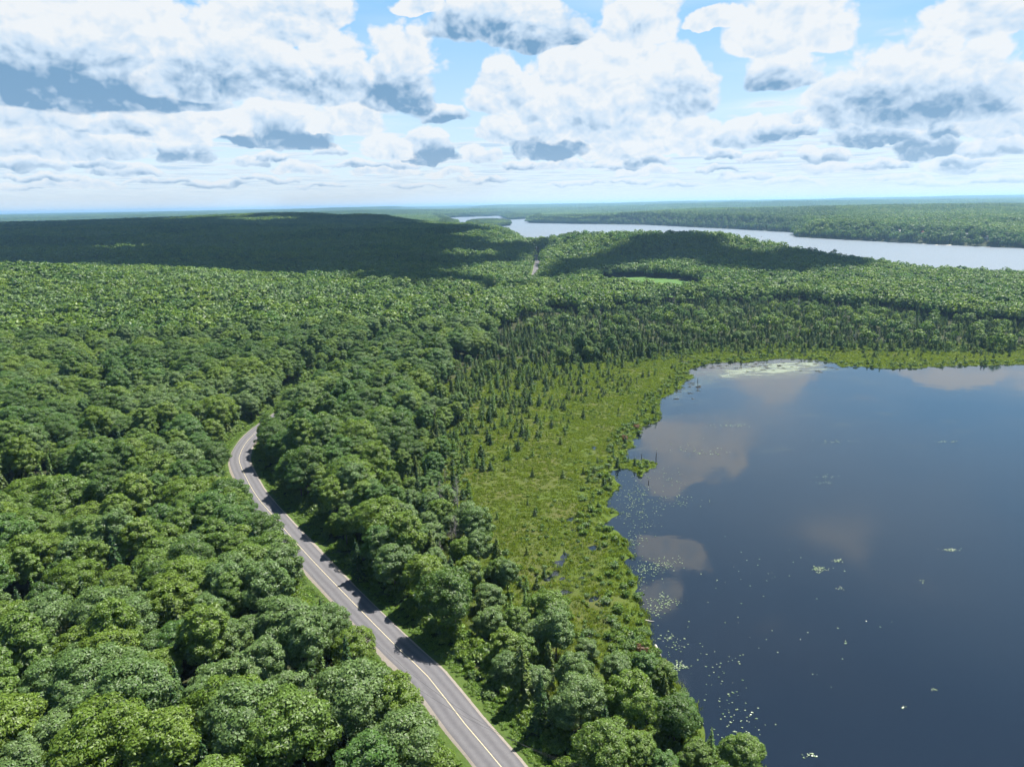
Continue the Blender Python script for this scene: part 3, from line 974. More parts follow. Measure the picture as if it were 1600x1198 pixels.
def woods(x, y, seed):
    """keep the points where a wood tree may stand; returns x, y, z, class"""
    z, inf = height(x, y, True)
    r_ = np.random.RandomState(seed)
    edge = np.where(inf['side'] > 0, np.where(x > -62, 9.6, 7.0), 8.9) + r_.uniform(0, 1.5, len(x))
    far_ = np.hypot(x, y) > 600
    ok = (inf['road'] > np.where(far_, 8.5, edge)) & ~cleared(x, y) & (z > .05) & ((inf['pond'] > 4) | ((inf['pond'] > 2.2) & (y < 125)))
    ok &= ~((sd_poly(x, y, FIELD) < 2) | (sd_poly(x, y, FIELD2) < 4))
    sb = inf['sb']
    ok &= (sb > 0) | ((sb > -3) & (inf['pond'] > 14)) | ((y < 122) & (inf['pond'] > 2.2))
    cl = np.ones(len(x), int)
    dsw = sd_poly(x, y, SWAMP) + fbm(x, y, 1 / 35., 3, 81) * 30
    cl[(sb < 16)] = 2
    cl[dsw < 0] = 3
    gl = sd_poly(x, y, LAKE)
    cl[(gl > 0) & (gl < 18)] = 2
    return x[ok], y[ok], z[ok], cl[ok], inf['road'][ok], inf['side'][ok], sb[ok]


PTS = dict(broad=[], coni=[], snag=[])
# near and middle wood, tree by tree
x, y = jgrid(-900, 900, 55, 1000, 6.0, 1)
m = in_view(x, y, base_h(x, y))
x, y, z, cl, dr, side, sb = woods(x[m], y[m], 4)
r_ = np.random.RandomState(8)
u = r_.uniform(0, 1, len(x))
con_noise = fbm(x, y, 1 / 45., 3, 91)
east = (side < 0)
pcon = np.where(cl == 1, np.where((x > -70) & (np.hypot(x, y) < 420), .10, .03) + .45 * (con_noise > .30), np.where(cl == 2, .40, .72))
pcon = np.where((x > -20) & (y < 170) & east, .30, pcon)
kind = np.where(u < pcon, 1, 0)
u2 = r_.uniform(0, 1, len(x))
kind[(u2 < np.where(cl == 3, .05, np.where(cl == 2, .05, .004)))] = 2
tonefield = fbm(x, y, 1 / 60., 3, 95) * 1.1 + r_.normal(0, .36, len(x)) + .10
tone_i = np.select([tonefield < -.42, tonefield < -.22, tonefield < .12, tonefield < .36], [3, 4, 0, 1], 2)
light = r_.uniform(0, 1, len(x)) < np.where((x > -60) & (y > 250), .45, .25)
tone_i = np.where(light & (tone_i == 0), 1, tone_i)
shape_i = r_.choice([0, 0, 1, 1, 2, 3], len(x))
shape_i = np.where((cl >= 2) & (shape_i == 1), 3, shape_i)
proto = np.where(kind == 0, tone_i * 4 + shape_i, np.where(kind == 1, np.where(cl == 3, r_.choice([0, 1, 2, 3, 4], len(x), p=[.12, .16, .18, .20, .34]), r_.choice([0, 1, 2, 3, 4], len(x), p=[.30, .20, .20, .14, .16])), r_.choice([0, 1, 2], len(x))))
scl = r_.triangular(.6, .9, 1.2, len(x)) * np.where(cl == 2, .80, np.where(cl == 3, r_.uniform(.34, .72, len(x)), 1.0))
scl *= np.where(kind == 1, .95, 1)
scl *= np.where((dr < 13), .88, 1)
# a small, bright verge growth of young trees close to the road
scl = np.where((x > 10) & (y < 135), scl * .80, scl)
rot = r_.uniform(0, 6.283, len(x))
ALLX = np.column_stack([x, y, z, kind, proto, scl, rot, cl, dr, side, sb])
# trees the photograph singles out: (px, py of the base, list, index, scale)
SPECIAL = [((598, 868), 0, 1 * 4 + 1, 1.12), ((712, 985), 2, 2, 1.0), ((700, 992), 0, 3 * 4 + 0, 1.05), ((688, 800), 2, 1, 1.0), ((700, 805), 1, 2, .8), ((715, 800), 2, 0, .95),
           ((712, 858), 2, 2, .9), ((345, 790), 2, 2, .8), ((815, 1100), 1, 2, 1.0), ((985, 1145), 0, 1 * 4 + 0, .85), ((585, 560 + 60), 1, 0, .9), ((560, 905), 1, 1, .9)]
sp_rows = []
for (p, kd, pr, sc) in SPECIAL:
    q = at(*p, 1.5)
    zq = float(height(np.array([q[0]]), np.array([q[1]]))[0])
    far_enough = np.hypot(ALLX[:, 0] - q[0], ALLX[:, 1] - q[1]) > 3.0
    ALLX = ALLX[far_enough]
    sp_rows.append((q[0], q[1], zq, kd, pr, sc, 1.0, 1, 20, 1, 50))
ALLX = np.vstack([ALLX, np.array(sp_rows, float)])

protos_col = {}


def scatter_object(name, label, pts, meshes, group_name, wide=1.0):
    """one object: instances of small meshes on points; columns of pts: x y z index scale rot"""
    c = bpy.data.collections.new(group_name)
    for i, ms in enumerate(meshes):
        e = bpy.data.objects.new('%s_%03d' % (group_name, i), ms)
        c.objects.link(e)
    pts = np.asarray(pts, float)
    me = bpy.data.meshes.new(name)
    me.vertices.add(len(pts))
    me.vertices.foreach_set('co', pts[:, :3].astype(np.float32).ravel())
    for nm, k_, ty in (('pick', 3, 'INT'), ('size', 4, 'FLOAT'), ('turn', 5, 'FLOAT')):
        a_ = me.attributes.new(nm, ty, 'POINT')
        a_.data.foreach_set('value', pts[:, k_].astype(np.int32 if ty == 'INT' else np.float32))
    o = link(name, me)
    tag(o, label, kind='stuff')
    ng = bpy.data.node_groups.new(group_name, 'GeometryNodeTree')
    ng.interface.new_socket('Geometry', in_out='INPUT', socket_type='NodeSocketGeometry')
    ng.interface.new_socket('Geometry', in_out='OUTPUT', socket_type='NodeSocketGeometry')
    t = NT(ng)
    gi_ = t.node('NodeGroupInput'); go_ = t.node('NodeGroupOutput')
    ci = t.node('GeometryNodeCollectionInfo', transform_space='ORIGINAL')
    ci.inputs['Collection'].default_value = c
    ci.inputs['Separate Children'].default_value = True
    ci.inputs['Reset Children'].default_value = True
    at_i = t.node('GeometryNodeInputNamedAttribute', {'Name': 'pick'}, data_type='INT')
    at_s = t.node('GeometryNodeInputNamedAttribute', {'Name': 'size'}, data_type='FLOAT')
    at_r = t.node('GeometryNodeInputNamedAttribute', {'Name': 'turn'}, data_type='FLOAT')
    rotv = t.node('ShaderNodeCombineXYZ', {2: at_r.outputs[0]})
    wd_ = t.m('MULTIPLY', at_s.outputs[0], wide)
    scv = t.node('ShaderNodeCombineXYZ', {0: wd_, 1: wd_, 2: at_s.outputs[0]})
    m2p = t.node('GeometryNodeMeshToPoints', {'Mesh': gi_.outputs[0]})
    iop = t.node('GeometryNodeInstanceOnPoints', {'Points': m2p.outputs[0], 'Instance': ci.outputs[0], 'Instance Index': at_i.outputs[0], 'Rotation': rotv.outputs[0], 'Scale': scv.outputs[0]})
    iop.inputs['Pick Instance'].default_value = True
    t.put(go_.inputs[0], iop.outputs[0])
    md = o.modifiers.new('scatter', 'NODES')
    md.node_group = ng
    return o


def merged(cm, tm):
    """crown and trunk of a prototype as one mesh, for the masses"""
    bm_me = bpy.data.meshes.new('tree')
    import bmesh
    b = bmesh.new()
    b.from_mesh(tm)
    n0 = len(b.faces)
    b.from_mesh(cm)
    b.faces.ensure_lookup_table()
    for f in b.faces[n0:]:
        f.material_index = 1
    b.to_mesh(bm_me)
    b.free()
    bm_me.materials.append(tm.materials[0])
    bm_me.materials.append(cm.materials[0])
    return bm_me


# ------- which trees are objects of their own: the ones that show largest
px, py, dep = project(ALLX[:, :3] + np.column_stack([0 * ALLX[:, 0], 0 * ALLX[:, 0], ALLX[:, 5] * 9]))
seen = (px > -25) & (px < 1625) & (py < 1205)
size_px = ALLX[:, 5] / dep
rank = np.where(seen, size_px, 0)
is_thing = np.zeros(len(ALLX), bool)
nspecial = len(SPECIAL)
for kd, lim in ((0, 295), (1, 160), (2, 40)):
    idx = np.where((ALLX[:, 3] == kd) & seen)[0]
    idx = idx[np.argsort(-rank[idx])][:lim]
    is_thing[idx] = True
is_thing[-nspecial:] = True
ORD = ['first', 'second', 'third', 'fourth', 'fifth', 'sixth', 'seventh', 'eighth', 'ninth', 'tenth', 'eleventh', 'twelfth', 'thirteenth', 'fourteenth', 'fifteenth',
       'sixteenth', 'seventeenth', 'eighteenth', 'nineteenth', 'twentieth']


def ordn(i):
    tens = ['', '', 'twenty', 'thirty', 'forty', 'fifty', 'sixty', 'seventy', 'eighty', 'ninety']
    if i < 20:
        return ORD[i]
    t_, o_ = divmod(i + 1, 10)
    return tens[t_ % 10] + '-' + ORD[o_ - 1] if o_ else tens[t_ % 10][:-1] + 'ieth'


def place_label(row, ppx, ppy):
    dr_, sd_, sb_ = row[8], row[9], row[10]
    if ppx > 700 and sb_ < 22:
        return 'bog-side wood'
    if dr_ < 15:
        return 'near road verge' if sd_ > 0 else 'far road verge'
    if sd_ > 0:
        return 'forest left of road'
    return 'wood right of road'


from collections import defaultdict
bucket = defaultdict(list)
for i in np.where(is_thing)[0]:
    r = ALLX[i]
    kd, pr = int(r[3]), int(r[4])
    P = (BROAD, CONI, SNAG)[kd][pr]
    look = {0: '%s %s tree' % (P[2], P[3]), 1: '%s' % P[2], 2: '%s dead tree' % P[2]}[kd]
    rk = min(5, int((dep[i] - 95) // 32)) if dep[i] < 300 else 6
    bucket[(look, place_label(r, px[i], py[i]), max(0, rk), kd)].append(i)
RANK = ['front', 'second', 'third', 'fourth', 'fifth', 'sixth', 'rearmost']
for (look, where, rk, kd), ids in bucket.items():
    ids.sort(key=lambda i: px[i])
    for n_, i in enumerate(ids):
        P = (BROAD, CONI, SNAG)[kd][int(ALLX[i, 4])]
        sc = ALLX[i, 5]
        name = ('broadleaf_tree', 'conifer_tree', 'dead_tree')[kd]
        e = link(name, None, loc=tuple(ALLX[i, :3]))
        e.rotation_euler = (0, 0, ALLX[i, 6]); e.scale = (sc * 1.2, sc * 1.2, sc) if kd == 0 else (sc, sc, sc)
        e.empty_display_size = .1
        cnt = 'single one' if len(ids) == 1 else '%s from left' % ordn(n_)
        tag(e, '%s, %s in %s rank of %s' % (look, cnt, RANK[rk], where), ('tree', 'conifer', 'dead tree')[kd],
            ('broadleaf trees of the near forest', 'conifers of the near forest', 'dead trees standing among the green ones')[kd])
        link('crown' if kd < 2 else 'branches', P[0], e)
        link('trunk', P[1], e)

rest = ALLX[~is_thing]
d_ = np.hypot(rest[:, 0], rest[:, 1])
BM = [merged(a[0], a[1]) for a in BROAD]
CM = [merged(a[0], a[1]) for a in CONI]
SM = [merged(a[0], a[1]) for a in SNAG]
LOWB = []
tn = list(TONES)
for k_, tone in enumerate(tn):
    LOWB.append(lowmesh(tone, 4.3, 13.8, 5.0, 100 + k_)); LOWB.append(lowmesh(tone, 5.0, 14.6, 5.5, 200 + k_))
q = rest[rest[:, 3] == 0]
dq = np.hypot(q[:, 0], q[:, 1])
pick = np.where(dq < 480, q[:, 4], 20 + (q[:, 4] // 4) * 2 + (q[:, 4] % 2))
BQ = np.column_stack([q[:, :3], pick, q[:, 5], q[:, 6]])
q = rest[rest[:, 3] == 1]
CQ = np.column_stack([q[:, :3], q[:, 4], q[:, 5], q[:, 6]])
q = rest[rest[:, 3] == 2]
SQ = np.column_stack([q[:, :3], q[:, 4], q[:, 5], q[:, 6]])

# middle distance: 1000 m to 3200 m, cheaper crowns
x, y = jgrid(-2900, 2900, 1000, 3300, 9.2, 31)
m = in_view(x, y, base_h(x, y), 60)
x, y, z, cl, dr, side, sb = woods(x[m], y[m], 5)
r_ = np.random.RandomState(18)
tf = fbm(x, y, 1 / 130., 4, 95) * 1.5 + r_.normal(0, .20, len(x)) + .08
ti = np.select([tf < -.30, tf < -.12, tf < .25, tf < .5], [3, 4, 0, 1], 2)
farshore = (y > 2150) & (x > 0) & (x < .46 * y)  # cloud shade on this shore is put into darker leaves and more conifers
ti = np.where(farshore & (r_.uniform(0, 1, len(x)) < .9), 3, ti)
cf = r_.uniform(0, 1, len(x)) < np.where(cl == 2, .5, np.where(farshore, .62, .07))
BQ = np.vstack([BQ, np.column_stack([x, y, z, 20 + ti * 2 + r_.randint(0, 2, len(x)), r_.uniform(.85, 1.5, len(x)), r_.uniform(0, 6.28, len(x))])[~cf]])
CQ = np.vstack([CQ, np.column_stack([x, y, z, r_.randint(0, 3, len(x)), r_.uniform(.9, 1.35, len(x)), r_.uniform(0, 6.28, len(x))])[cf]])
# close-set trees on the island and along the farthest shores, so that the waterline is a wall of wood; its dark tones stand in for cloud shade
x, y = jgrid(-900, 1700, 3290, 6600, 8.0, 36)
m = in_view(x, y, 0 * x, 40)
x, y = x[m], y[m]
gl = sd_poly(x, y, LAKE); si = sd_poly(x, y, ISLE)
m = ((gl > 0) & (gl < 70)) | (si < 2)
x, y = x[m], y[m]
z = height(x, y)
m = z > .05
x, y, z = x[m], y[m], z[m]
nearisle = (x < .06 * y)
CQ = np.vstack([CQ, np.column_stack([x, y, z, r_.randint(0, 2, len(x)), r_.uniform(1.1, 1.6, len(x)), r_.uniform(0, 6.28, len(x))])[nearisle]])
BQ = np.vstack([BQ, np.column_stack([x, y, z, 26 + r_.randint(0, 2, len(x)), r_.uniform(.95, 1.35, len(x)), r_.uniform(0, 6.28, len(x))])])
x, y = jgrid(min(p[0] for p in ISLE) - 10, max(p[0] for p in ISLE) + 10, min(p[1] for p in ISLE) - 10, 3300, 8.0, 37)
m = sd_poly(x, y, ISLE) < 2
x, y = x[m], y[m]
if len(x):
    BQ = np.vstack([BQ, np.column_stack([x, y, 0 * x + 1, 26 + 0 * x, r_.uniform(.95, 1.35, len(x)), r_.uniform(0, 6.28, len(x))])])
print('middle trees', len(x), 'near rest', len(rest))
scatter_object('broadleaf_forest', 'continuous green broadleaf forest canopy running back over the hills', BQ, BM + LOWB, 'broad', 1.2)
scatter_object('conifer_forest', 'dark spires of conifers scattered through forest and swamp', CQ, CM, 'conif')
scatter_object('dead_timber', 'grey leafless trunks scattered through the swamp', SQ, SM, 'snags')

# far off: squares of wood, dozens of simple crowns each
def patch(seed, size=70, st=8.5):
    r_ = np.random.RandomState(seed)
    a, b = jgrid(-size / 2, size / 2, -size / 2, size / 2, st, seed)
    out_ = []
    mats = []
    for X0, Y0 in zip(a, b):
        n = 34
        qd = unit(r_.normal(0, 1, (n, 3))); qd[:, 2] = np.abs(qd[:, 2])
        Rr = r_.uniform(4.2, 6.2); h_ = r_.uniform(9.5, 13)
        out_.append(leaves_at(np.array([X0, Y0, h_ - 3]) + qd * [Rr, Rr, Rr * .8], qd, 3.4, r_, .3, 1.2))
    V, F = join(out_)
    return V, F


PT = []
for k_, tone in enumerate(('mid green', 'dark green', 'blue-green', 'mid green')):
    V, F = patch(300 + k_)
    PT.append(bough_dirs(mesh_np('wood', V, F, MATS['leaves ' + tone])))
x1, y1 = jgrid(-6500, 6500, 3290, 7200, 60, 41, .2)
x2, y2 = jgrid(-12500, 12500, 7200, 14500, 105, 42, .2)
x, y = np.concatenate([x1, x2]), np.concatenate([y1, y2])
big = np.concatenate([np.ones(len(x1)), np.full(len(x2), 1.5)])
m = in_view(x, y, base_h(x, y), 80)
x, y, big = x[m], y[m], big[m]
z = height(x, y)
gl = sd_poly(x, y, LAKE); g2 = sd_poly(x, y, FARW)
m = (z > .2) & (gl > 18) & (g2 > 60)
x, y, z, big = x[m], y[m], z[m], big[m]
r_ = np.random.RandomState(19)
tf = fbm(x, y, 1 / 500., 3, 99) + r_.normal(0, .2, len(x))
ti = np.select([tf < -.15, tf < .1], [1, 2], 0)
print('patches', len(x))
scatter_object('distant_forest', 'far-off wooded country fading to blue below the horizon', np.column_stack([x, y, z - .5, ti, big, r_.randint(0, 4, len(x)) * 1.5708]), PT, 'patches')
# trees along the shore of the far lake and on the island, close-set so that the waterline is a wall of wood, with cloud shade put into its dark tones

# ------------------------------------------------------------------ bog: small conifers, sedge, shrubs
x, y = jgrid(-120, 620, 120, 640, 2.6, 61, .48)
m = in_view(x, y, 0 * x, 60, hgt=4)
x, y = x[m], y[m]
z, inf = height(x, y, True)
px, py, dep = project(np.column_stack([x, y, z]))
dsw = sd_poly(x, y, SWAMP) + fbm(x, y, 1 / 18., 3, 82) * 12
inner = sd_poly(x, y, BOGIN[1:-2] + [(400, 700), (-200, 700)])   # not used for a hard edge
sp_ = inf['pond']
dist_in = -inf['sb']                       # metres from the wood edge or the shore
r_ = np.random.RandomState(62)
edge_d = sd_poly(x, y, POND)
north = sstep(y, 190, 330)
dens = .02 + .27 * north * sstep(sp_, 2, 45) * (.5 + .9 * (fbm(x, y, 1 / 12., 3, 63) > -.05))
dens = np.where(dsw < 8, .30, dens)
dens = np.where((inf['sb'] > -10), np.maximum(dens, .22), dens)
dens = np.where((y < 190), dens * .35, dens)
ok = (z > .12) & (sp_ > 1.2) & ((inf['bog'] > .45) | (dsw < 0)) & (r_.uniform(0, 1, len(x)) < dens) & (inf['road'] > 12)
x, y, z = x[ok], y[ok], z[ok]
n = len(x)
tall = np.where(dsw[ok] < 8, 1.25, 1.0) * (.75 + .45 * sstep(sp_[ok], 0, 60))
SB = np.column_stack([x, y, z - .05, r_.choice(7, n, p=[.13, .13, .07, .22, .17, .14, .14]), r_.uniform(.55, 1.05, n) * tall, r_.uniform(0, 6.28, n)])
px, py, dep = project(SB[:, :3] + [0, 0, 2])
H_ = np.array([s[5] for s in SMALL])[SB[:, 3].astype(int)]
# the largest that stand clear enough to be picked out
score = np.where((px > 0) & (px < 1600) & (py < 1190), H_ * SB[:, 4] / dep, 0)
top = np.argsort(-score)[:290]
bk = defaultdict(list)
for i in top:
    kd = SMALL[int(SB[i, 3])][2]
    hh = H_[i] * SB[i, 4]
    sz = 'low' if hh < 2.6 else ('waist-thin' if False else ('slender' if hh < 4 else 'tall'))
    wh = 'near pond edge' if sp_[ok][i] < 16 else ('in open bog' if inf['sb'][ok][i] < -14 else 'by wood edge')
    half = 'lowest' if SB[i, 1] < 200 else ('lower' if SB[i, 1] < 260 else ('middle' if SB[i, 1] < 320 else ('upper' if SB[i, 1] < 370 else ('far' if SB[i, 1] < 430 else 'farthest'))))
    bk[('%s %s bog spruce' % (sz, kd), '%s, %s bog' % (wh, half))].append(i)
for (lk, wh), ids in bk.items():
    ids.sort(key=lambda i: px[i])
    for n_, i in enumerate(ids):
        P = SMALL[int(SB[i, 3])]
        e = link('bog_spruce', None, loc=tuple(SB[i, :3]))
        e.rotation_euler = (0, 0, SB[i, 5]); e.scale = (SB[i, 4],) * 3
        tag(e, '%s %s, %s' % (lk, wh, 'single one' if len(ids) == 1 else '%s from left' % ordn(n_)), 'bog spruce', 'small spruces dotted over the bog')
        link('crown', P[0], e); link('trunk', P[1], e)
msk = np.ones(n, bool); msk[top] = False
scatter_object('bog_spruce_growth', 'small conifers crowding the upper bog and swamp', SB[msk], [merged(a[0], a[1]) for a in SMALL], 'bogspruce')

rs = np.random.RandomState(77)
SED = [bough_dirs(mesh_np('sedge', *tuft(rs, .85, .55, 60, .055), MATS['sedge'])) for _ in range(4)]
SHR = []
for tone in ('mid green', 'yellow-green', 'pale green', 'dark green'):
    SHR.append(bough_dirs(mesh_np('shrub', *shrub(rs, 1.0, 1.1, 170, .26), MATS['leaves ' + tone])))
x, y = jgrid(-60, 620, 88, 640, 1.05, 71, .48)
m = in_view(x, y, 0 * x, 30, hgt=2)
x, y = x[m], y[m]
z, inf = height(x, y, True)
r_ = np.random.RandomState(72)
clump = fbm(x, y, 1 / 4., 3, 73)
ok = (z > .02) & (inf['pond'] > -.3) & (inf['bog'] > .35) & (r_.uniform(0, 1, len(x)) < .72 + clump * .6)
x, y, z, po = x[ok], y[ok], z[ok], inf['pond'][ok]
scatter_object('sedge', 'yellow-green sedge and leatherleaf covering the bog mat', np.column_stack([x, y, z - .04, r_.randint(0, 4, len(x)), r_.uniform(.6, 1.35, len(x)), r_.uniform(0, 6.28, len(x))]), SED, 'sedge')
print('sedge', len(x))
x, y = jgrid(-80, 620, 95, 640, 2.9, 74, .48)
m = in_view(x, y, 0 * x, 30, hgt=2)
x, y = x[m], y[m]
z, inf = height(x, y, True)
pr = np.where(inf['bog'] > .4, .12 + .30 * (fbm(x, y, 1 / 14., 3, 75) > .1) + .38 * sstep(y, 230, 380) * sstep(inf['pond'], 4, 50), 0)
pr = np.where((inf['pond'] > .8) & (inf['pond'] < 26) & (y < 190), .95, pr)
pr = np.where((inf['sb'] > -9) & (inf['sb'] < 22) & (inf['pond'] > .8), .8, pr)
pr = np.where((inf['bog'] > .3) & (inf['pond'] < 3), np.maximum(pr, .35), pr)
ok = (z > .05) & (inf['pond'] > .6) & (r_.uniform(0, 1, len(x)) < pr)
x, y, z = x[ok], y[ok], z[ok]
sc = r_.uniform(.35, .95, len(x)) * np.where(inf['sb'][ok] > -9, 1.7, 1)
ex, ey = jgrid(5, 60, 84, 132, 1.25, 79, .48)
ez, ei = height(ex, ey, True)
ek = (ez > .03) & (ei['pond'] > .3) & (ei['pond'] < 9) & (r_.uniform(0, 1, len(ex)) < .85)
EXT = np.column_stack([ex[ek], ey[ek], ez[ek] - .1, r_.choice(4, ek.sum(), p=[.35, .3, .2, .15]), r_.uniform(.6, 1.6, ek.sum()), r_.uniform(0, 6.28, ek.sum())])
SHP = np.column_stack([x, y, z - .1, r_.choice(4, len(x), p=[.35, .35, .15, .15]), sc, r_.uniform(0, 6.28, len(x))])
# undergrowth on the verges and under the roadside trees
P0 = catmull(ROADC, 6.0)
P0 = ROADC[_rl < 520]
T_ = np.gradient(P0, axis=0); T_ /= np.linalg.norm(T_, axis=1)[:, None]
N_ = np.stack([T_[:, 1], -T_[:, 0]], 1)
vx, vy = [], []
for k_ in range(12000):
    i = r_.randint(0, len(P0)); sgn = r_.choice([-1, 1])
    o_ = (4.9 + 7.5 * r_.uniform(0, 1) ** 1.3) * sgn
    q = P0[i] + T_[i] * r_.uniform(-3, 3) + N_[i] * o_
    vx.append(q[0]); vy.append(q[1])
vx, vy = np.array(vx), np.array(vy)
vz, vi = height(vx, vy, True)
ok = (vi['road'] > 4.8)
vx, vy, vz, vd = vx[ok], vy[ok], vz[ok], vi['road'][ok]
VG = np.column_stack([vx, vy, vz, np.zeros(len(vx)), .45 + .26 * (vd - 4.7) * r_.uniform(.3, 1, len(vx)), r_.uniform(0, 6.28, len(vx))])
VG[:, 3] = np.where(vd < 8.2, r_.randint(4, 7, len(vx)), r_.choice([0, 1, 4], len(vx)))
VPL = [bough_dirs(mesh_np('herbs', *shrub(rs, 1.0, .6, 130, .24), MATS['verge plants'])) for _ in range(3)]
scatter_object('undergrowth', 'low leafy bushes along the bog edge and the road verges', np.vstack([SHP, EXT, VG]), SHR + VPL, 'under')

# red-leaved shrubs on the shore
for i, (p, s_, lab) in enumerate((((1005, 1018), 1.2, 'rusty red shrub on the shore just above the bleached log'), ((1036, 1042), 1.3, 'rusty red shrub at the water edge below the bleached log'),
                                  ((995, 669), 1.5, 'dull red shrub at the pond edge halfway up the bog'), ((976, 688), 1.7, 'dull red shrub just inland of the bog point'))):
    q = at(*p, .3)
    e = link('red_shrub', None, loc=(q[0], q[1], max(.1, float(height(np.array([q[0]]), np.array([q[1]]))[0]))))
    e.scale = (s_,) * 3
    tag(e, lab, 'shrub', 'red-leaved shrubs on the pond shore')
    link('foliage', bough_dirs(mesh_np('foliage', *shrub(rs, 1.0, 1.2, 260, .24), MATS['red leaves'])), e)
    link('stem', mesh_np('stem', *join([tube([(0, 0, -.2), (rs.normal(0, .3), rs.normal(0, .3), .8)], [.04, .015], 4) for _ in range(4)]), MATS['bark']), e)

# logs lying in the shallows
for (a, b, r0, lab) in (((1003, 969), (1022, 970), .17, 'bleached log lying straight out from the bog into dark water'), ((1024, 1008), (1033, 1025), .28, 'thick bleached log stranded along the shore by the red shrubs'),
                        ((1066, 1086), (1076, 1097), .22, 'grey log along the wooded shore below the bog'), ((1092, 1122), (1099, 1130), .22, 'short pale log at the foot of the wooded shore'),
                        ((905, 993), (925, 998), .14, 'thin pale fallen trunk lying across the bog sedge')):
    A, B = at(*a, .1), at(*b, .1)
    L = math.hypot(B[0] - A[0], B[1] - A[1])
    pts = [(A[0] + (B[0] - A[0]) * t, A[1] + (B[1] - A[1]) * t + .12 * math.sin(t * 5), .12 + (.5 if a[0] == 905 else 0) + .05 * math.sin(t * 7)) for t in np.linspace(0, 1, 7)]
    V, F = tube(pts, [r0, r0 * .95, r0 * .9, r0 * .8, r0 * .7, r0 * .6, r0 * .3], 8)
    st = pts[3]
    V2, F2 = tube([st, (st[0] + .3, st[1] + .2, st[2] + .6)], [r0 * .35, r0 * .15], 5)
    o = link('fallen_log', mesh_np('fallen_log', *join([(V, F), (V2, F2)]), MATS['bleached wood']))
    tag(o, lab, 'log', 'fallen logs along the shore')
# snags standing in the water
for (p, h_, lab) in (((1025, 716), 2.6, 'dark dead stub standing in open water off the bog point'), ((1002, 714), 1.4, 'short dark stub beside the tip of the bog point'), ((951, 734), 1.9, 'dark stub at the mouth of the small inlet'),
                     ((1090, 597), 2.4, 'thin dark snag at the upper corner of the pond'), ((1013, 755), 1.2, 'low dark stub among the lily pads below the point')):
    q = at(*p)
    V, F = tube([(0, 0, -1), (.05, 0, h_ * .5), (.0, .08, h_)], [.16, .12, .05], 6)
    V2, F2 = tube([(.03, 0, h_ * .5), (.45, .1, h_ * .72)], [.06, .02], 4)
    tag(link('water_snag', mesh_np('water_snag', *join([(V, F), (V2, F2)]), MATS['bark']), loc=(q[0], q[1], 0)), lab, 'stump', 'dead stubs standing in the pond')

# ------------------------------------------------------------------ lily pads and film and painted pale sheen
material('lily pad', lambda t: t.node('ShaderNodeBsdfPrincipled', {'Base Color': t.mix(t.node('ShaderNodeNewGeometry').outputs['Random Per Island'], (.05, .10, .03), (.17, .21, .11)), 'Roughness': .3, 'Specular IOR Level': .5}).outputs[0])
r_ = np.random.RandomState(91)
pad_spots = [((1280, 889), 9, 3.2, 150), ((1310, 876), 5, 1.6, 40), ((1485, 859), 9, 1.6, 60), ((1010, 890), 16, 9, 260), ((1040, 880), 16, 6, 160), ((1040, 940), 14, 9, 190), ((1025, 950), 9, 8, 90),
             ((990, 790), 22, 22, 420), ((1060, 780), 24, 8, 150), ((1000, 770), 14, 8, 160), ((1045, 745), 26, 10, 110), ((985, 850), 10, 10, 160), ((1060, 1040), 9, 5, 120), ((1045, 1000), 18, 16, 120), ((1120, 1060), 26, 40, 110),
             ((1150, 1130), 30, 20, 110), ((1280, 755), 12, 2, 22), ((1292, 745), 12, 2, 22), ((1110, 707), 18, 3, 30), ((1140, 665), 20, 2, 60), ((1300, 690), 26, 2, 30), ((1265, 1180), 8, 2, 22), ((1315, 920), 6, 2, 12), ((1440, 908), 6, 2, 10),
             ((1320, 1003), 4, 2, 9), ((1458, 1077), 3, 1.4, 10), ((1412, 1104), 3, 1.4, 10), ((1400, 980), 40, 20, 5), ((1300, 1000), 60, 40, 7), ((1250, 950), 70, 60, 7), ((1200, 1000), 60, 60, 9), ((1140, 910), 60, 40, 18),
             ((1190, 870), 60, 30, 20), ((1000, 820), 20, 26, 140), ((965, 765), 8, 14, 90), ((1000, 920), 8, 14, 90), ((1480, 690), 16, 1.5, 26), ((1075, 700), 30, 10, 40)]
V, F = [], []
o_ = 0
for (p, sx, sy, n_) in pad_spots:
    for k_ in range(int(n_ * (.45 if n_ > 80 else .8))):
        q = at(p[0] + r_.normal(0, sx * .8), p[1] + r_.normal(0, sy * .8))
        if float(shores(np.array([q[0]]), np.array([q[1]]))[0]) > -.4:
            continue
        R_ = r_.uniform(.07, .24) * (1 + .4 * (math.hypot(*q) > 250))
        a = np.arange(7) / 7 * 5.7 + r_.uniform(0, 6)
        el = r_.uniform(.6, 1)
        zc = .03 + r_.uniform(0, .02)
        V.append(np.vstack([[q[0], q[1], zc]] + [[q[0] + math.cos(t_) * R_, q[1] + math.sin(t_) * R_ * el, zc + r_.uniform(0, .05)] for t_ in a]))
        F.append(np.array([[0, j, j + 1] for j in range(1, 7)]) + o_)
        o_ += 8
tag(link('lily_pads', mesh_np('lily_pads', np.concatenate(V), np.concatenate(F), MATS['lily pad'])), 'pale lily pads floating in drifts on the dark pond', kind='stuff')

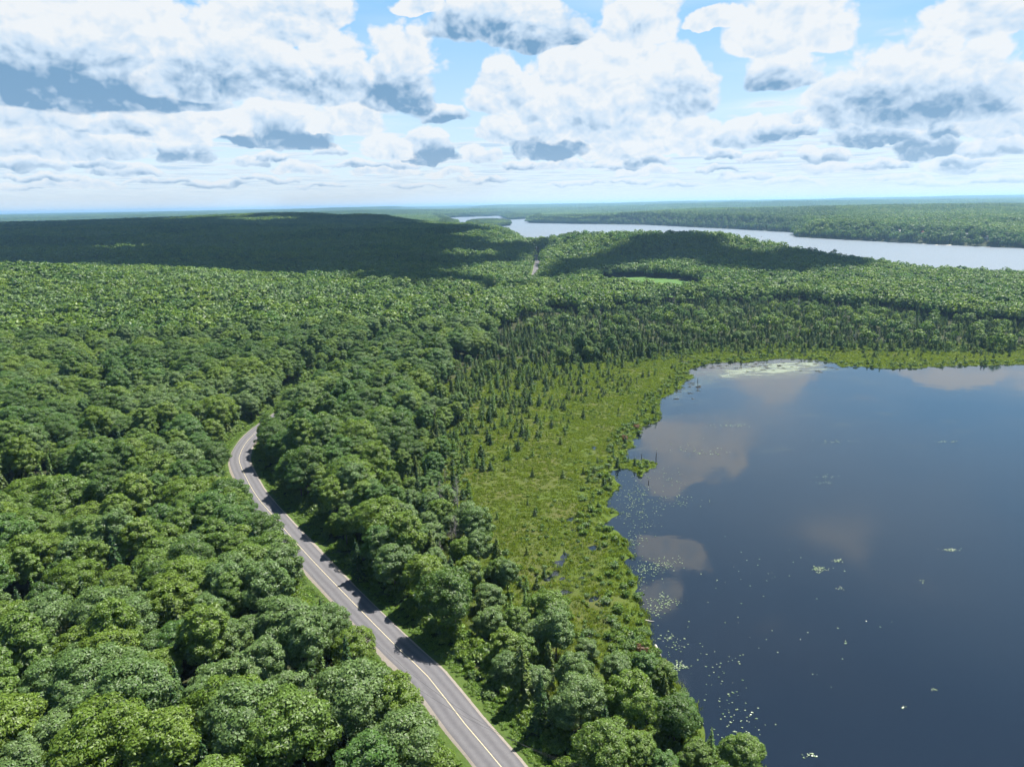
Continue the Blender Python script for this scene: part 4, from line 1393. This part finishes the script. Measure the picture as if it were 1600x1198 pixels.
# floating moss hummocks off the upper shore
V, F = [], []
o_ = 0
for k_ in range(90):
    q = at(1085 + r_.uniform(0, 230) ** 1.0, 572 + r_.normal(0, 3) - 4 * math.sin(k_)) if k_ < 60 else at(1065 + r_.uniform(-25, 30), 603 + r_.normal(0, 9))
    if float(shores(np.array([q[0]]), np.array([q[1]]))[0]) > -.3:
        continue
    R_ = r_.uniform(.4, 1.5)
    a = np.arange(8) / 8 * 6.283
    rr = R_ * r_.uniform(.7, 1.2, 8)
    V.append(np.vstack([[q[0], q[1], .3]] + [[q[0] + math.cos(t_) * r2 * 1.4, q[1] + math.sin(t_) * r2, -.05] for t_, r2 in zip(a, rr)]))
    F.append(np.array([[0, j, j % 8 + 1] for j in range(1, 9)]) + o_)
    o_ += 9
tag(link('moss_hummocks', mesh_np('moss_hummocks', np.concatenate(V), np.concatenate(F), MATS['sedge'])), 'low mossy hummocks standing in the water along the upper shore', kind='stuff')


def film(t):
    P = t.node('ShaderNodeNewGeometry').outputs['Position']
    c = t.node('ShaderNodeBsdfPrincipled', {'Base Color': t.mix(t.noise(P, .12, 4, .6), (.20, .25, .15), (.32, .35, .25)), 'Roughness': .3}).outputs[0]
    ed = t.node('ShaderNodeAttribute', attribute_name='edge').outputs['Fac']
    n = t.noise(t.v('MULTIPLY', P, (.45, 1.6, 1)), .16, 5, .62)
    f = t.smooth(t.m('ADD', n, t.m('MULTIPLY_ADD', ed, .35, -.26)), .44, .62, 0, .55)
    f = t.m('ADD', f, t.m('MULTIPLY', t.smooth(t.m('ADD', t.noise(t.v('MULTIPLY', P, (.6, 1.2, 1)), .08, 5, .6), t.m('MULTIPLY', ed, .3)), .45, .75), .10))  # soft pale layer over the film: painted sheen that lifts the cloud reflection
    return t.node('ShaderNodeMixShader', {0: f, 1: t.node('ShaderNodeBsdfTransparent').outputs[0], 2: c}).outputs[0]


material('film with painted sheen', film)
FILM = [at(x, y) for x, y in ((1075, 590), (1095, 572), (1175, 561), (1219, 556), (1300, 560), (1330, 575), (1290, 588), (1255, 594), (1180, 597), (1110, 604), (1050, 640), (1012, 672), (1000, 700), (982, 712), (980, 690), (995, 668), (1020, 640), (1040, 612))]
fp = np.array(FILM)
ax_ = np.arange(fp[:, 0].min(), fp[:, 0].max(), 4.0); ay_ = np.arange(fp[:, 1].min(), fp[:, 1].max(), 4.0)
A_, B_ = np.meshgrid(ax_, ay_)
ed = np.clip(-sd_poly(A_.ravel(), B_.ravel(), FILM) / 22, -.3, 1)
ii = (np.arange(len(ay_) - 1)[:, None] * len(ax_) + np.arange(len(ax_) - 1)[None, :]).ravel()
tag(link('algae_film_and_sheen', mesh_np('algae_film_and_sheen', np.column_stack([A_.ravel(), B_.ravel(), 0 * A_.ravel() + .012]), np.stack([ii, ii + 1, ii + len(ax_) + 1, ii + len(ax_)], 1), MATS['film with painted sheen'], False, dict(edge=ed))),
    'pale yellow-green film and painted pale sheen at the upper corner of the pond', kind='stuff')

# ------------------------------------------------------------------ small man-made things
import bmesh


def box(x0, x1, y0, y1, z0, z1):
    V = np.array([(x, y, z) for x in (x0, x1) for y in (y0, y1) for z in (z0, z1)], float)
    F = np.array([(0, 1, 3, 2), (4, 6, 7, 5), (0, 4, 5, 1), (2, 3, 7, 6), (0, 2, 6, 4), (1, 5, 7, 3)])
    return V, F


def solid(name, parts, mat, parent=None, loc=None):
    return link(name, mesh_np(name, *join(parts), MATS[mat]), parent, loc)


def flat(c, rough=.7, metal=0.0):
    def b(t):
        n = t.noise(t.node('ShaderNodeTexCoord').outputs['Object'], 1.5, 4, .6)
        return pbsdf(t, t.v('SCALE', c + (1,) if False else t.mix(n, tuple(v * .82 for v in c), tuple(min(1, v * 1.12) for v in c)), scale=1.0), rough, None, .3, metal)
    return b


for nm, c in (('white siding', (.72, .71, .68)), ('brown siding', (.16, .10, .07)), ('grey roof', (.17, .17, .18)), ('red roof', (.28, .08, .06)), ('dock planks', (.42, .38, .32)),
              ('window glass', (.03, .04, .05)), ('pole wood', (.13, .11, .09)), ('wire', (.05, .05, .05)), ('boat hull', (.75, .75, .73)), ('sand', (.48, .43, .34)), ('sign white', (.7, .7, .68)), ('orange', (.55, .2, .03))):
    material(nm, flat(c, .25 if nm == 'window glass' else .7))


def cottage(p, wid, siding, roof, label, rz):
    q = at(*p)
    # step inland until there is ground
    d = np.array(q) / np.linalg.norm(q)
    k_ = 0
    while float(height(np.array([q[0]]), np.array([q[1]]))[0]) < .8 and k_ < 60:
        q = (q[0] + d[0] * 3, q[1] + d[1] * 3); k_ += 1
    zz = float(height(np.array([q[0]]), np.array([q[1]]))[0])
    e = link('lake_cottage', None, loc=(q[0], q[1], zz))
    e.rotation_euler = (0, 0, rz)
    tag(e, label, 'cottage', 'cottages along the far shore of the lake')
    w2, d2, h = wid / 2, 4.0, 3.4
    solid('wall', [box(-w2, w2, -d2, d2, -1.5, h)], siding, e)
    V = np.array([(-w2 - .5, -d2 - .6, h), (w2 + .5, -d2 - .6, h), (w2 + .5, d2 + .6, h), (-w2 - .5, d2 + .6, h), (-w2 - .5, 0, h + 2.4), (w2 + .5, 0, h + 2.4)])
    link('roof', mesh_np('roof', V, [np.array([(0, 1, 5, 4), (2, 3, 4, 5), (0, 3, 2, 1)]), np.array([(0, 4, 3), (1, 2, 5)])], MATS[roof]), e)
    for k_ in range(3):
        xx = -w2 + wid * (k_ + .5) / 3
        solid('window', [box(xx - .8, xx + .8, -d2 - .05, -d2 + .02, 1.0, 2.5)], 'window glass', e)
    return q


def dock(p, label, L=14):
    q = np.array(at(*p))
    d = q / np.linalg.norm(q)
    n = 0
    while float(height(np.array([q[0]]), np.array([q[1]]))[0]) < .25 and n < 60:
        q = q + d * 2; n += 1
    e = link('boat_dock', None, loc=(q[0], q[1], 0))
    e.rotation_euler = (0, 0, math.atan2(-d[0], d[1]))
    tag(e, label, 'dock', 'docks along the far shore of the lake')
    solid('deck', [box(-1.4, 1.4, -L, 2, .45, .62), box(-5, 5, -L - 3, -L, .45, .62)], 'dock planks', e)
    for sx in (-4.6, 4.6, -1.2, 1.2):
        solid('post', [tube([(sx, -L - 1.5, -2), (sx, -L - 1.5, 1.1)], [.14, .14], 6)], 'pole wood', e)


spots = [((1362, 373), 9, 'brown siding', 'grey roof', 'brown cottage half hidden in trees, leftmost on the far lake shore'), ((1384, 374), 11, 'white siding', 'grey roof', 'white cottage second along the far lake shore'),
         ((1402, 376), 10, 'white siding', 'grey roof', 'low white cottage by the third dock on the far shore'), ((1441, 378), 10, 'white siding', 'red roof', 'white cottage with dull red roof on the far shore'),
         ((1486, 379), 13, 'white siding', 'grey roof', 'large white cottage above the pale beach on the far shore'), ((1508, 381), 10, 'brown siding', 'grey roof', 'brown cottage just right of the pale beach'),
         ((1541, 383), 9, 'white siding', 'grey roof', 'small bright boathouse near the right end of the far shore')]
for i, (p, wd, sd_, rf, lab) in enumerate(spots):
    cottage(p, wd, sd_, rf, lab, .5)
for p, lab in (((1360, 375.5), 'leftmost dock on the far lake shore'), ((1386, 377), 'dock below the second cottage on the far shore'), ((1403, 378.5), 'dock in front of the low white cottage'), ((1430, 380), 'small dock left of the red-roofed cottage'),
               ((1443, 380.8), 'dock in front of the red-roofed cottage'), ((1474, 382.5), 'dock at the left end of the pale beach'), ((1510, 384.5), 'long dock right of the pale beach'), ((1545, 386.5), 'dock below the small bright boathouse')):
    dock(p, lab)
# beach
bq = at(1488, 383)
V = []
a = np.arange(14) / 14 * 6.283
V = np.vstack([[bq[0], bq[1] + 6, 1.0]] + [[bq[0] + math.cos(t_) * 30, bq[1] + 6 + math.sin(t_) * 13, -.2 + .9 * max(0, math.sin(t_))] for t_ in a])
tag(link('beach', mesh_np('beach', V, np.array([[0, j, j % 14 + 1] for j in range(1, 15)]), MATS['sand'])), 'pale sand beach below the cottages on the far shore', kind='structure')
# motorboat and its wake
q = at(1190, 370.5)
e = link('motorboat', None, loc=(q[0], q[1], 0)); e.rotation_euler = (0, 0, 1.2)
tag(e, 'tiny white motorboat trailing a wake on the far lake', 'boat')
V = np.array([(-3, -1.1, .9), (1.4, -1.1, .9), (3.4, 0, 1.2), (1.4, 1.1, .9), (-3, 1.1, .9), (-3, -.8, -.2), (1.4, -.7, -.2), (2.6, 0, -.1), (1.4, .7, -.2), (-3, .8, -.2), ])
F = [np.array([(0, 1, 6, 5), (1, 2, 7, 6), (2, 3, 8, 7), (3, 4, 9, 8), (4, 0, 5, 9)]), np.array([(0, 4, 3, 2, 1), (5, 6, 7, 8, 9)])]
link('hull', mesh_np('hull', V, F, MATS['boat hull']), e)
solid('windscreen', [box(.3, .5, -.8, .8, .9, 1.6)], 'window glass', e)
solid('outboard_motor', [box(-3.5, -3.05, -.25, .25, -.2, 1.3)], 'wire', e)
material('foam', lambda t: pbsdf(t, (.75, .78, .8), .6))
for sgn in (-1, 1):
    pass
V = []
F = []
for k_ in range(60):
    t_ = r_.uniform(0, 1); sg = r_.choice([-1, 1])
    cx, cy = -4 - t_ * 30, sg * (0.3 + t_ * 3.2) + r_.normal(0, .3)
    s_ = r_.uniform(.3, .9)
    o_ = len(V) * 4
    V.append([(cx - s_ * 1.6, cy - s_ * .4, .03), (cx + s_ * 1.6, cy - s_ * .4, .03), (cx + s_ * 1.6, cy + s_ * .4, .03), (cx - s_ * 1.6, cy + s_ * .4, .03)])
    F.append((o_, o_ + 1, o_ + 2, o_ + 3))
wk = link('boat_wake', mesh_np('boat_wake', np.concatenate(V), np.array(F), MATS['foam']), loc=(q[0], q[1], 0))
wk.rotation_euler = (0, 0, 1.2)
tag(wk, 'white wake foam behind the small motorboat', kind='stuff')

# utility line along the near verge
def road_side(px_, py_, off):
    q = np.array(at(px_, py_, ROAD_Z))
    d_, s_, sd_ = dist_line(np.array([q[0]]), np.array([q[1]]), ROADC)
    i = np.searchsorted(_rl, s_[0])
    T = ROADC[i + 1] - ROADC[i - 1]; T = T / np.linalg.norm(T)
    return ROADC[i] + np.array([-T[1], T[0]]) * off, T


tops = []
for (p, off, lab) in (((470, 850), 8.0, 'wooden utility pole rising from bushes beside the straight of the road'), ((715, 1115), 8.2, 'wooden utility pole among trees near the bottom of the road'), ((860, 1300), 8.5, None)):
    q, T = road_side(*p, off)
    zz = float(height(np.array([q[0]]), np.array([q[1]]))[0])
    hp = 9.5
    tops.append((q[0], q[1], zz + hp, T))
    if lab is None:
        lab = 'wooden utility pole carrying the line past the bottom of the view'
    e = link('utility_pole', None, loc=(q[0], q[1], zz))
    e.rotation_euler = (0, 0, math.atan2(T[1], T[0]) + math.pi / 2)
    tag(e, lab, 'utility pole', 'utility poles along the near verge')
    solid('pole', [tube([(0, 0, -1), (0, 0, 5), (0, 0, hp)], [.16, .14, .11], 8)], 'pole wood', e)
    solid('crossarm', [box(-1.1, 1.1, -.06, .06, hp - .7, hp - .55)], 'pole wood', e)
    for sx in (-1, 0, 1):
        solid('insulator', [tube([(sx, 0, hp - .55), (sx, 0, hp - .3)], [.06, .05], 6)], 'sign white', e)
for j, nm in ((-1, 'roadward'), (1, 'forest-side')):
    P = []
    for i in range(len(tops) - 1):
        A = np.array(tops[i][:3]); B = np.array(tops[i + 1][:3])
        nA = np.array([-tops[i][3][1], tops[i][3][0], 0]); nB = np.array([-tops[i + 1][3][1], tops[i + 1][3][0], 0])
        A = A + nA * j * 1.0 - [0, 0, .3]; B = B + nB * j * 1.0 - [0, 0, .3]
        for t_ in np.linspace(0, 1, 14)[(0 if i == 0 else 1):]:
            P.append(A * (1 - t_) + B * t_ - np.array([0, 0, 2.2 * 4 * t_ * (1 - t_)]))
    tag(solid('overhead_wire', [tube(P, [.022] * len(P), 4)], 'wire'), 'thin %s overhead wire sagging between the utility poles' % nm, 'wire', 'overhead wires')

# marker posts by the road
for (p, off, lab) in (((452, 838), 4.6, 'small dark marker post on the gravel at the left road edge'), ((478, 868), 5.6, 'short post in the weeds below the first marker'), ((492, 886), 5.8, 'third short post along the near verge, partly in weeds')):
    q, T = road_side(*p, off)
    zz = float(height(np.array([q[0]]), np.array([q[1]]))[0])
    e = link('marker_post', None, loc=(q[0], q[1], zz))
    tag(e, lab, 'marker post', 'marker posts beside the road')
    solid('post', [tube([(0, 0, -.3), (0, 0, 1.5)], [.05, .05], 6)], 'pole wood', e)
    solid('plate', [box(-.2, .2, -.07, -.055, .95, 1.5)], 'wire', e)

# ------------------------------------------------------------------ clouds just above the view: they throw the shade on the middle hills
material('cloud', lambda t: t.node('ShaderNodeMixShader', {0: .5, 1: t.node('ShaderNodeBsdfDiffuse', {0: (.9, .9, .92)}).outputs[0], 2: t.node('ShaderNodeBsdfTranslucent', {0: (.85, .87, .9)}).outputs[0]}).outputs[0])
CZ = 2300.0
SHADE = [   # shaded ground as seen in the photograph: outline in pixels, ground level there, cloud altitude, raggedness
    ([(-250, 424), (0, 419), (150, 428), (300, 432), (480, 434), (600, 448), (700, 468), (770, 468), (815, 455), (828, 440), (827, 405), (790, 375), (740, 358), (650, 352), (560, 345), (430, 345), (405, 353), (380, 358), (330, 356), (305, 350), (200, 353), (100, 358), (-250, 362)], 20, 2300., 120),
    ([(845, 448), (930, 428), (1010, 418), (1090, 421), (1180, 432), (1300, 425), (1360, 412), (1330, 402), (1270, 398), (1200, 412), (1120, 408), (1060, 398), (985, 404), (930, 412), (850, 415)], 8, 2300., 60),
]
for (poly, zz, CZ, rag) in SHADE:
    G = np.array([at(x, y, zz) for x, y in poly])
    G = G + SUN[:2] / SUN[2] * (CZ - zz)
    x0, x1 = G[:, 0].min(), G[:, 0].max(); y0, y1 = G[:, 1].min(), G[:, 1].max()
    st = max(18.0, (x1 - x0) / 160)
    ax_ = np.arange(x0 - 60, x1 + 60, st); ay_ = np.arange(y0 - 60, y1 + 60, st)
    A_, B_ = np.meshgrid(ax_, ay_)
    a_, b_ = A_.ravel(), B_.ravel()
    wob = fbm(a_, b_, 1 / 220., 4, 33) * rag
    wob = wob - 260 * sstep(fbm(a_, b_, 1 / 300., 4, 35), .08, .26) * (rag > 100)
    dd = -sd_poly(a_, b_, G) + wob
    th = np.sqrt(np.clip(dd / 160, 0, 1))
    hi = CZ + 12 + th * (110 + 70 * fbm(a_, b_, 1 / 90., 4, 34))
    lo = CZ + 12 - th * 22
    nX, nY = len(ax_), len(ay_)
    ii = (np.arange(nY - 1)[:, None] * nX + np.arange(nX - 1)[None, :]).ravel()
    Q = np.stack([ii, ii + 1, ii + nX + 1, ii + nX], 1)
    keep = (dd[Q] > 0).any(1)
    Q = Q[keep]
    nn = len(a_)
    V = np.vstack([np.column_stack([a_, b_, hi]), np.column_stack([a_, b_, lo])])
    tag(link('cloud', mesh_np('cloud', V, np.vstack([Q, Q[:, ::-1] + nn]), MATS['cloud'], True)), 'white cumulus overhead shading the hills below', kind='structure')

# ------------------------------------------------------------------ air
hz = bpy.data.materials.new('haze')
hz.use_nodes = True
t = NT(hz.node_tree)
hz.node_tree.nodes.clear()
o = t.node('ShaderNodeOutputMaterial')
pv = t.node('ShaderNodeVolumePrincipled', {'Color': (.38, .68, 1.0, 1), 'Density': 7.0e-5, 'Anisotropy': .3})
t.put(o.inputs['Volume'], pv.outputs[0])
hx = 27500.0
V, F = box(-hx, hx, -600, 27900, -6, 155)
tag(link('haze', mesh_np('haze', V, F, hz)), 'thin blue summer haze over the whole landscape', kind='stuff')
